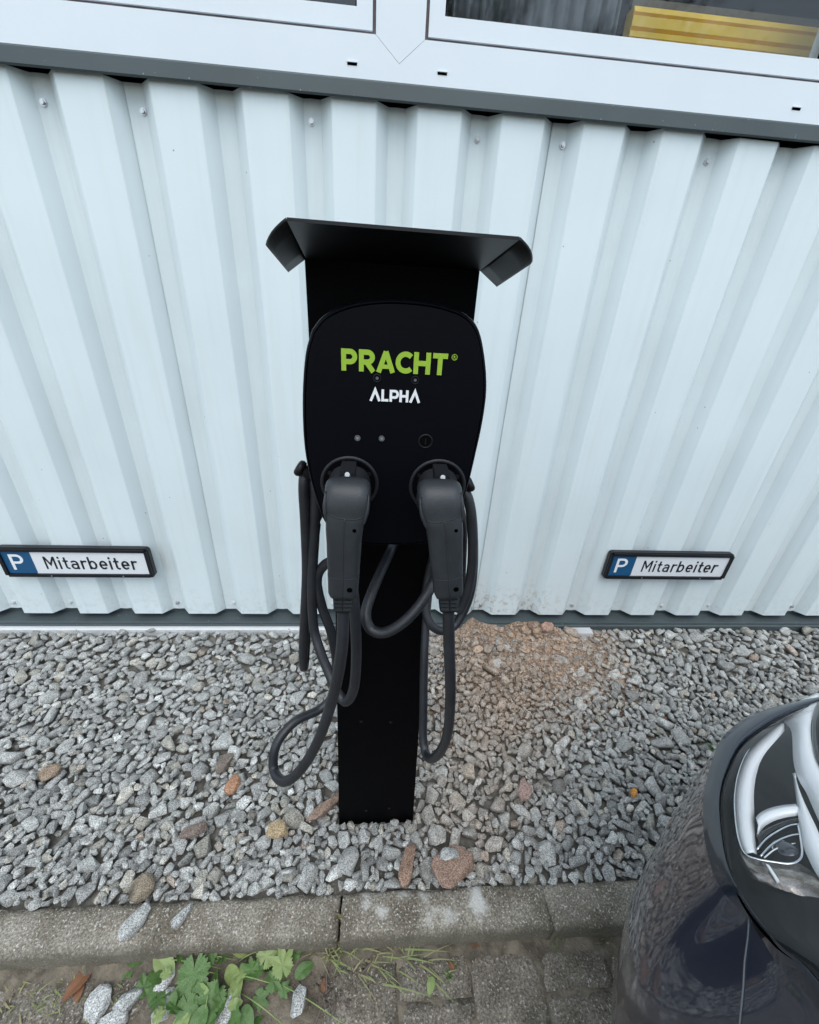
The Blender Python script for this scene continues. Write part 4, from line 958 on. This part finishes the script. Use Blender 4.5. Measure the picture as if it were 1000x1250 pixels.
# individuals: the 290 that show largest
def vis(k):
    pi, sz, p, Rm, t = inst[k]; px, py = proj(p)
    if not (5 < px < 995 and 700 < py < 1240): return -1
    if px > 775 and py > 950: return -1
    d = (p - Vector((0, 0, H))).length
    i = int((p.x - GX0) / CELL); j = int((p.y - GY0) / CELL); h = Hm[min(j, nyg - 1), min(i, nxg - 1)]
    if p.z + protos[pi][3][2] * sz * .5 < h - .003: return -1
    return sz / d
order = sorted(range(len(inst)), key=vis, reverse=True)[:290]; single = set(order)
for k in order:
    pi, sz, p, Rm, t = inst[k]
    o = bpy.data.objects.new('stone', protos[pi][0]); C.objects.link(o); o.parent = bed
    o.matrix_local = Matrix.Translation(p) @ Rm.to_4x4() @ Matrix.Scale(sz, 4); o.color = (*t, 1)
def joined(name, items, m, parent, lib=None):
    V = []; Fc = []; T = []; off = 0
    for (pi, sz, p, Rm, t) in items:
        L = lib or (protos if p.y < .72 else low); v = L[pi][1]; f = L[pi][2]; M = np.array(Rm) * sz; V.append(v @ M.T + np.array(p)); Fc.append(f + off); off += len(v); T.append(np.tile((*t, 1.0), (len(v), 1)))
    V = np.concatenate(V).astype(np.float32); Fc = np.concatenate(Fc).astype(np.int32); T = np.concatenate(T).astype(np.float32)
    me = bpy.data.meshes.new(name); me.vertices.add(len(V)); me.vertices.foreach_set('co', V.ravel()); me.loops.add(Fc.size); me.loops.foreach_set('vertex_index', Fc.ravel())
    me.polygons.add(len(Fc)); me.polygons.foreach_set('loop_start', np.arange(0, Fc.size, 3, dtype=np.int32)); me.polygons.foreach_set('use_smooth', np.ones(len(Fc), bool)); me.update(calc_edges=True)
    at = me.attributes.new('tint', 'FLOAT_COLOR', 'POINT'); at.data.foreach_set('color', T.ravel()); print(name, len(Fc))
    return link(name, me, m, parent, kind='stuff')
joined('gravel', [inst[k] for k in range(len(inst)) if k not in single], M_gravel, None)
# fines: soil heap with crumbs over the stones near the wall
def soilh(x, y):
    px, py = proj((x, y, 0)); w = .55 * math.exp(-((px - 650) / 75) ** 2 - ((py - 800) / 48) ** 2) + .55 * math.exp(-((px - 700) / 45) ** 2 - ((py - 815) / 30) ** 2)
    w2 = .8 * math.exp(-((px - 605) / 45) ** 2 - ((py - 770) / 18) ** 2) + .9 * math.exp(-((px - 660) / 34) ** 2 - ((py - 760) / 12) ** 2)
    return -.020 + ramp(y) + .026 * w + .022 * w2 + (.052 * math.exp(-((x - .40) / .06) ** 2 - ((1.312 - y) / .03) ** 2) + .050 * math.exp(-((x - .66) / .075) ** 2 - ((1.312 - y) / .035) ** 2) + .012 * math.exp(-((x - .55) / .25) ** 2 - ((1.312 - y) / .05) ** 2)) * (.72 + .8 * mn.noise((x * 16, y * 10, 0))) + .007 * mn.noise((x * 18, y * 18, 4)) + .0035 * mn.noise((x * 60, y * 60, 2)) + .0018 * mn.noise((x * 160, y * 160, 2))
relief('soil', .10, 1.05, .82, 1.314, 240, 130, soilh, M_soil, None, kind='stuff')
crumbs = []
for _ in range(9000):
    px = random.gauss(640, 70); py = random.gauss(800, 50); p = aZ(px, py, 0)
    if not (.12 < p.x < 1.03 and .84 < p.y < 1.30): continue
    i = int((p.x - GX0) / CELL); j = int((p.y - GY0) / CELL); h = min(Hm[min(j, nyg - 1), i], .02 + ramp(p.y)); z = max(h - .002, soilh(p.x, p.y))
    s = random.uniform(.0015, .0055) * (1.9 if random.random() < .08 else 1); k = random.uniform(.7, 1.2)
    col = (.37 * k, .275 * k, .205 * k) if random.random() < .8 else (.4 * k, .38 * k, .35 * k)
    crumbs.append((random.randrange(NV), s, Vector((p.x, p.y, z)), Matrix.Rotation(random.uniform(0, 6), 3, 'Z') @ Matrix.Rotation(random.uniform(0, 6), 3, 'X'), col))
buried = []
for _ in range(420):
    x = random.gauss(.60, .17); y = random.choice((random.uniform(1.20, 1.305), random.gauss(1.10, .10)))
    if not (.2 < x < 1.0 and .85 < y < 1.306): continue
    s = min(.026, random.lognormvariate(math.log(.0095), .45)); k = random.uniform(.75, 1.15); base = (.38, .275, .20) if random.random() < .72 else (.36, .34, .31)
    buried.append((random.randrange(NV), s, Vector((x, y - .4 * s, soilh(x, y) + s * .12)), Matrix.Rotation(random.uniform(0, 6), 3, 'Z') @ Matrix.Rotation(random.uniform(-.7, .7), 3, 'X'), tuple(c * k for c in base)))
joined('soil_stones', buried, M_gravel, None, protos)
for _ in range(700):          # grit on the paving and kerb joint
    x = random.gauss(-.3, .35); y = KF - abs(random.gauss(0, .05)) - .003
    if y < 0: continue
    s = random.uniform(.0012, .0035); k = random.uniform(.5, 1.2)
    crumbs.append((random.randrange(NV), s, Vector((x, y, PZ + .003)), Matrix.Rotation(random.uniform(0, 6), 3, 'Z'), (.25 * k, .21 * k, .17 * k)))
joined('grit', crumbs, M_gravel, None, tiny)

# ------------------------------------------------------------------ LOOSE STONES one can point to
def rock(px, py, z, L, asp, ht, yaw, col, label, seed, cat='stone', tilt=0, sink=.3, sub=False):
    p = aZ(px, py, z)
    if p.y > 1.285: p = aY(px, py, 1.282); z = p.z - L * ht * .7
    me = make_stone(seed, (1, asp, ht), 26); me.materials.append(M_stone)
    o = bpy.data.objects.new('loose_stone', me); C.objects.link(o)
    o.location = (p.x, p.y, z + L * ht * (1 - sink) * .8); o.rotation_euler = (tilt, 0, math.radians(yaw)); o.scale = (L, L, L); o.color = (*col, 1); tag(o, label, cat); return o
G1 = (.37, .38, .37); G2 = (.45, .46, .45)
rock(167, 1127, .0, .037, .5, .35, 55, G1, 'long pointed grey stone lying on top of the kerb, left of the other', 901, sink=0)
rock(223, 1119, .0, .026, .5, .4, 60, G1, 'small oval grey stone lying on top of the kerb, right of the pointed one', 902, sink=0)
rock(171, 1088, .004, .034, .8, .5, 20, (.24, .20, .15), 'tan brown stone at the back edge of the kerb', 903, sink=.1)
rock(120, 1228, PZ, 0.029, .85, .4, 80, G2, 'pale rounded grey stone on the paving, leftmost below the kerb', 904, sink=0)
rock(157, 1225, PZ, 0.035, .45, .4, 50, G1, 'speckled long grey stone on the paving between two paler stones', 905, sink=0)
rock(202, 1231, PZ, 0.029, .62, .4, 70, G1, 'grey stone on the paving just left of the big green leaves', 906, sink=0)
rock(203, 1199, PZ, 0.027, .5, .4, 60, G2, 'pale grey stone partly under the green leaves', 907, sink=0)
rock(278, 1237, PZ, 0.034, .5, .4, 55, G1, 'grey stone among the leaf stems at the bottom edge', 908, sink=0)
rock(366, 1225, PZ, .026, .7, .5, 80, G1, 'small grey stone right of the weed leaves on the paving', 909, sink=0)
rock(139, 1250, PZ, .030, .6, .4, 20, G2, 'pale stone at the bottom picture edge below the leaves', 910, sink=0)
rock(554, 1060, .004, .058, .75, .28, 10, (.27, .185, .145), 'large flat reddish stone beside the kerb, under a small grey stone', 911, sink=.1)
rock(497, 1056, .004, .050, .38, .3, 75, (.27, .18, .135), 'narrow reddish stone next to the kerb, left of the large reddish one', 912, sink=.1)
rock(548, 1046, .030, .026, .65, .45, 10, G1, 'small grey stone resting on the large reddish stone', 913, sink=0)
rock(285, 959, .006, .030, .75, .4, 80, (.36, .2, .125), 'orange brown stone in the gravel left of the post', 914, sink=0)
rock(275, 934, .006, .034, .55, .45, 70, (.20, .165, .14), 'dark brown stone just behind the orange brown stone', 915, sink=0)
rock(238, 1017, .006, .036, .45, .4, 15, (.19, .15, .13), 'purplish brown flat stone in the gravel near the kerb', 916, sink=0)
rock(340, 1015, .006, .034, .6, .4, 10, (.38, .29, .18), 'tan stone in the gravel left of the post foot', 917, sink=0)
rock(396, 990, .008, .058, .26, .25, 40, (.25, .18, .14), 'long brown splinter of stone leaning on the post foot', 918, sink=0)
rock(62, 946, .006, .030, .7, .5, 30, (.25, .19, .14), 'brown stone in the gravel at the far left', 919, sink=0)
rock(773, 970, .008, .013, .8, .8, 40, (.55, .25, .07), 'small bright orange pebble in the gravel left of the car', 920, sink=0)
rock(640, 967, .006, .034, .6, .4, 60, (.33, .23, .2), 'pinkish flat stone in the gravel right of the post', 921, sink=0)
rock(668, 766, .03, .030, .8, .6, 10, (.34, .22, .17), 'reddish lump of stone on the soil heap against the wall', 922, sink=0)
rock(647, 764, .03, .018, .8, .6, 60, (.2, .13, .1), 'dark brown lump beside the reddish one against the wall', 923, sink=0)
rock(697, 772, .012, .034, .6, .5, 140, (.34, .28, .23), 'beige stone leaning at the base flashing', 924, sink=0)

# ------------------------------------------------------------------ WEEDS AND LEAVES
def leaf_mesh(seed, kind='lobed'):
    """a leaf of unit half-length: palmate with toothed lobes, or a toothed oval; creased along its veins"""
    r = random.Random(seed); n = 96; pts = []
    lobes = [(90, 1.0), (38, .86), (142, .86), (-18, .62), (198, .62)]
    for k in range(n):
        a = -math.pi / 2 + 2 * math.pi * k / n; deg = math.degrees(a)
        if kind == 'lobed':
            R0 = .56 + .04 * math.sin(k * 1.7)
            for (c0, ln) in lobes:
                d = abs((deg - c0 + 180) % 360 - 180); R0 = max(R0, ln * max(0, 1 - (d / 30) ** 1.5) ** .7 if d < 30 else 0)
            R0 *= 1 + .07 * ((k * 5 % 8) / 8 - .5) * 2; dn = abs((deg + 90 + 180) % 360 - 180)
            if dn < 14: R0 *= .25 + .75 * dn / 14
            pts.append((R0 * math.cos(a), R0 * math.sin(a) + .35))
        else:
            t = (math.sin(a) + 1) / 2; wdt = .55 * (math.sin(math.pi * t ** .8)) ** .7 + .02; R0 = 1 + .05 * ((k * 5 % 7) / 7 - .5)
            pts.append((math.copysign(wdt, math.cos(a)) * min(1, abs(math.cos(a)) * 3) * R0, 1.9 * t - .2))
    c0 = (0, .35); vs = []; fs = []; crl = r.uniform(-.25, .25); cup = r.uniform(.1, .4)
    def Z(X, Y):
        ang = math.degrees(math.atan2(Y - c0[1], X)); rad = math.hypot(X, Y - c0[1]); crease = 0
        if kind == 'lobed':
            d = min(abs((ang - c + 180) % 360 - 180) for c, _ in lobes); crease = min(d, 26) / 26 * .10 * rad
        else: crease = abs(X) * .25
        return crease - cup * rad * rad * .3 + crl * X * Y * .5 + .07 * mn.noise((X * 2.5 + seed, Y * 2.5, 0))
    vs.append((0, c0[1] - .3, Z(0, c0[1])))
    for ri in (.3, .6, .85, 1.0):
        for (x, y) in pts:
            X = x * ri; Y = c0[1] + (y - c0[1]) * ri; vs.append((X, Y - .3, Z(X, Y)))
    for k in range(n): fs.append((0, 1 + k, 1 + (k + 1) % n))
    for q in range(3):
        for k in range(n): a = 1 + q * n + k; b = 1 + q * n + (k + 1) % n; fs.append((a, a + n, b + n, b))
    me = bpy.data.meshes.new('leaf'); me.from_pydata(vs, [], fs); me.update(); me.polygons.foreach_set('use_smooth', [True] * len(me.polygons)); return me
def place_leaf(root, px, py, z, size, yaw, tilt, roll, m, seed, kind='lobed', name='leaf'):
    me = leaf_mesh(seed, kind); me.materials.append(m); o = bpy.data.objects.new(name, me); C.objects.link(o); p = aZ(px, py, z)
    rl = root.location if root else Vector()
    if root: o.parent = root
    o.location = p - rl; o.rotation_euler = (tilt, roll, math.radians(yaw)); o.scale = (size / 2, size / 2, size / 2); return o
wp0 = aZ(270, 1185, PZ)
weed = thing('leafy_weed', 'leafy green weed sprawling over the paving below the left kerb', 'plant', wp0)
lv = [(236, 1188, .035, .115, 185, -.25, .1, 0), (262, 1215, .030, .085, 150, -.3, -.2, 0), (228, 1228, .025, .075, 200, -.3, .1, 0), (205, 1170, .015, .055, 120, .1, .2, 0), (205, 1182, .02, .06, 60, .2, -.2, 1), (325, 1168, .03, .075, 340, .2, .1, 1), (345, 1180, .035, .075, 20, .3, .2, 1), (332, 1198, .02, .06, 290, -.1, .2, 0), (290, 1192, .02, .055, 200, .2, .4, 1), (272, 1162, .02, .07, 350, .1, .3, 0), (300, 1160, .02, .055, 80, .2, .1, 1), (360, 1165, .015, .045, 330, .1, -.2, 0), (172, 1170, .008, .05, 90, .1, .1, 0), (160, 1182, .005, .04, 150, .1, .1, 0), (225, 1245, .02, .055, 130, -.2, .2, 1), (316, 1218, .015, .05, 240, -.1, .3, 0), (300, 1238, .02, .055, 200, -.2, .1, 0), (345, 1208, .012, .04, 270, 0, .2, 0), (187, 1208, .008, .035, 200, .1, .1, 0), (220, 1160, .012, .045, 10, .2, .1, 1), (366, 1188, .012, .045, 300, 0, .2, 0), (250, 1160, .014, .05, 40, .2, 0, 0), (315, 1185, .028, .05, 100, 0, .2, 0), (283, 1225, .02, .05, 30, 0, -.2, 1), (246, 1240, .03, .06, 160, -.2, .1, 0)]
_r = random.Random(5)
for k in range(34):
    px = _r.gauss(272, 52); py = _r.uniform(1158, 1250)
    if 150 < px < 375: lv.append((px, py, _r.uniform(.006, .035), _r.uniform(.03, .062), _r.uniform(0, 360), _r.uniform(-.9, .9), _r.uniform(-.9, .9), _r.random() < .35))
for k, (px, py, z, s, yaw, t, r, pale) in enumerate(lv): place_leaf(weed, px, py, PZ + z, s, yaw, t, r, M_leafp if pale else M_leaf, k + 3, 'lobed' if s > .07 or k % 2 else 'oval')
for (a, b, c_) in (((270, 1190), (240, 1190), .03), ((270, 1190), (330, 1200), .03), ((280, 1185), (190, 1170), .02), ((285, 1180), (320, 1160), .03), ((290, 1210), (345, 1250), .02), ((260, 1200), (250, 1240), .03), ((330, 1195), (420, 1250), .008), ((300, 1175), (225, 1165), .02)):
    A = aZ(*a, PZ + .004); B = aZ(*b, PZ + c_); o = tube('stem', catmull([A, A.lerp(B, .5) + Vector((0, 0, .015)), B], 6), .0011, M_leafp, None, 6); o.parent = weed; o.matrix_parent_inverse = Matrix.Translation(-Vector(wp0))
def tuft(px, py, z, n, L, spread, label, m=M_grass, seed=0, lean=(0, 0), flat=.5):
    r = random.Random(seed); p = aZ(px, py, z); vs = []; fs = []
    for k in range(n):
        a = r.uniform(0, 2 * math.pi); l = L * r.uniform(.5, 1.1); b = Vector((r.gauss(0, spread), r.gauss(0, spread * .4), 0)); d = Vector((math.cos(a) + lean[0], math.sin(a) * .6 + lean[1], 0)); w = r.uniform(.0011, .0024); fl = r.uniform(.3, 1)
        side = Vector((-d.y, d.x, 0)).normalized()
        base = len(vs)
        for q in range(6):
            t = q / 5; c = b + d * l * (t ** 1.2) * fl + Vector((0, 0, l * flat * math.sin(min(1, t * 1.1) * 2.2) * (1.1 - fl * .6))); ww = w * (1 - t) ** .6
            vs += [c - side * ww, c + side * ww + Vector((0, 0, .0004))]
        for q in range(5): fs.append((base + 2 * q, base + 2 * q + 1, base + 2 * q + 3, base + 2 * q + 2))
    o = mesh('grass_tuft', vs, fs, m); o.location = p; tag(o, label, 'grass'); o['kind'] = 'stuff'; return o
tuft(405, 1160, PZ, 60, .075, .03, 'grass tuft growing from the kerb joint below the post', seed=1, lean=(.2, -.2))
tuft(470, 1163, PZ, 75, .085, .055, 'flattened grass tuft along the kerb foot right of the joint', seed=2, lean=(.8, .0), flat=.25)
tuft(415, 1120, -.012, 16, .022, .004, 'few green blades standing in the gap between two kerb stones', seed=3)
tuft(398, 1215, PZ, 30, .05, .03, 'dry straggly grass between weed and pavers', m=M_twig, seed=4, lean=(-.2, -.5))
tuft(677, 1148, PZ, 16, .028, .012, 'tiny green sprig at the kerb foot near the second kerb crack', m=M_leaf, seed=5)
tuft(548, 1192, PZ, 10, .030, .004, 'small bright green sprig standing on the pavers', m=M_leaf, seed=6)
tuft(868, 914, 0, 40, .035, .015, 'green grass tuft in the gravel beside the car bumper', m=M_leaf, seed=7)
tuft(60, 1200, PZ, 90, .05, .09, 'thin dry moss and grass at the kerb foot on the far left', seed=8, flat=.2)
tuft(742, 1150, PZ, 10, .03, .008, 'thin weed at the kerb foot beside the car', seed=9)
def fallen(px, py, z, s, yaw, label, m=M_dead, seed=1, kind='oval'):
    o = place_leaf(None, px, py, z + .004, s, yaw, .1, .2, m, seed, kind, 'fallen_leaf'); tag(o, label, 'leaf'); return o
fallen(103, 1192, PZ, .06, 150, 'orange brown dead leaf on the paving left of the stones', seed=31)
fallen(98, 1205, PZ, .035, 200, 'smaller torn brown leaf beside the orange one', seed=32)
fallen(583, 1151, PZ + .004, .03, 95, 'tiny orange leaf lying at the kerb foot', seed=33)
fallen(552, 1183, PZ + .004, .02, 20, 'tiny orange leaf tip on the small green sprig', seed=34)
fallen(395, 1207, PZ + .002, .022, 5, 'tiny orange leaf between the weed and the paver', seed=35)
fallen(527, 1198, PZ + .004, .032, 160, 'crumpled pale scrap of leaf on the pavers', m=M_leafp, seed=36)
for (a, b, lb) in (((385, 1250), (408, 1165), 'thin dry twig lying from the kerb foot to the bottom edge'), ((440, 1190), (462, 1160), 'short brown twig under the flattened grass')):
    A = aZ(*a, PZ + .004); B = aZ(*b, PZ + .012); o = tube('twig', catmull([A, A.lerp(B, .4) + Vector((.006, 0, .006)), A.lerp(B, .7) + Vector((-.004, 0, .004)), B], 5), .0018, M_twig, None, 7); tag(o, lb, 'twig')

# ------------------------------------------------------------------ TREES behind the photographer (seen mirrored in glass and paint)
def tree(x, y, h, r, seed, label):
    t = thing('tree', label, 'tree', (x, y, PZ), 'trees across the car park'); rr = random.Random(seed)
    tube('trunk', catmull([Vector((0, 0, -.1)), Vector((.05, 0, h * .3)), Vector((-.05, .1, h * .6)), Vector((.1, 0, h * .9))], 4), [.16 * (1 - i / 14) for i in range(13)], M_bark, t, 10)
    vs = []; fs = []
    for c in range(26):
        u = rr.uniform(0, 2 * math.pi); v = rr.uniform(-.7, 1); q = rr.uniform(.3, 1); cc = Vector((math.cos(u) * r * q * math.sqrt(1 - v * v * .7), math.sin(u) * r * q * math.sqrt(1 - v * v * .7), h * .66 + v * h * .3))
        for k in range(420):
            d = Vector((rr.gauss(0, 1), rr.gauss(0, 1), rr.gauss(0, .8))) * r * .16; p = cc + d; s = .04; a = Vector((rr.gauss(0, 1), rr.gauss(0, 1), rr.gauss(0, 1))).normalized() * s; b = a.orthogonal().normalized() * s * .6
            i = len(vs); vs += [p - a, p + b, p + a, p - b]; fs.append((i, i + 1, i + 2, i + 3))
    mesh('crown', vs, fs, M_crown, t); return t
tree(-3.2, -9, 7.5, 2.2, 1, 'leafy tree across the car park, mirrored in the left window')
tree(1.0, -10, 8.5, 2.4, 2, 'tall leafy tree across the car park, mirrored in the right window')
tree(5.2, -9.5, 7.0, 2.2, 3, 'rounded leafy tree across the car park, behind the parked car')
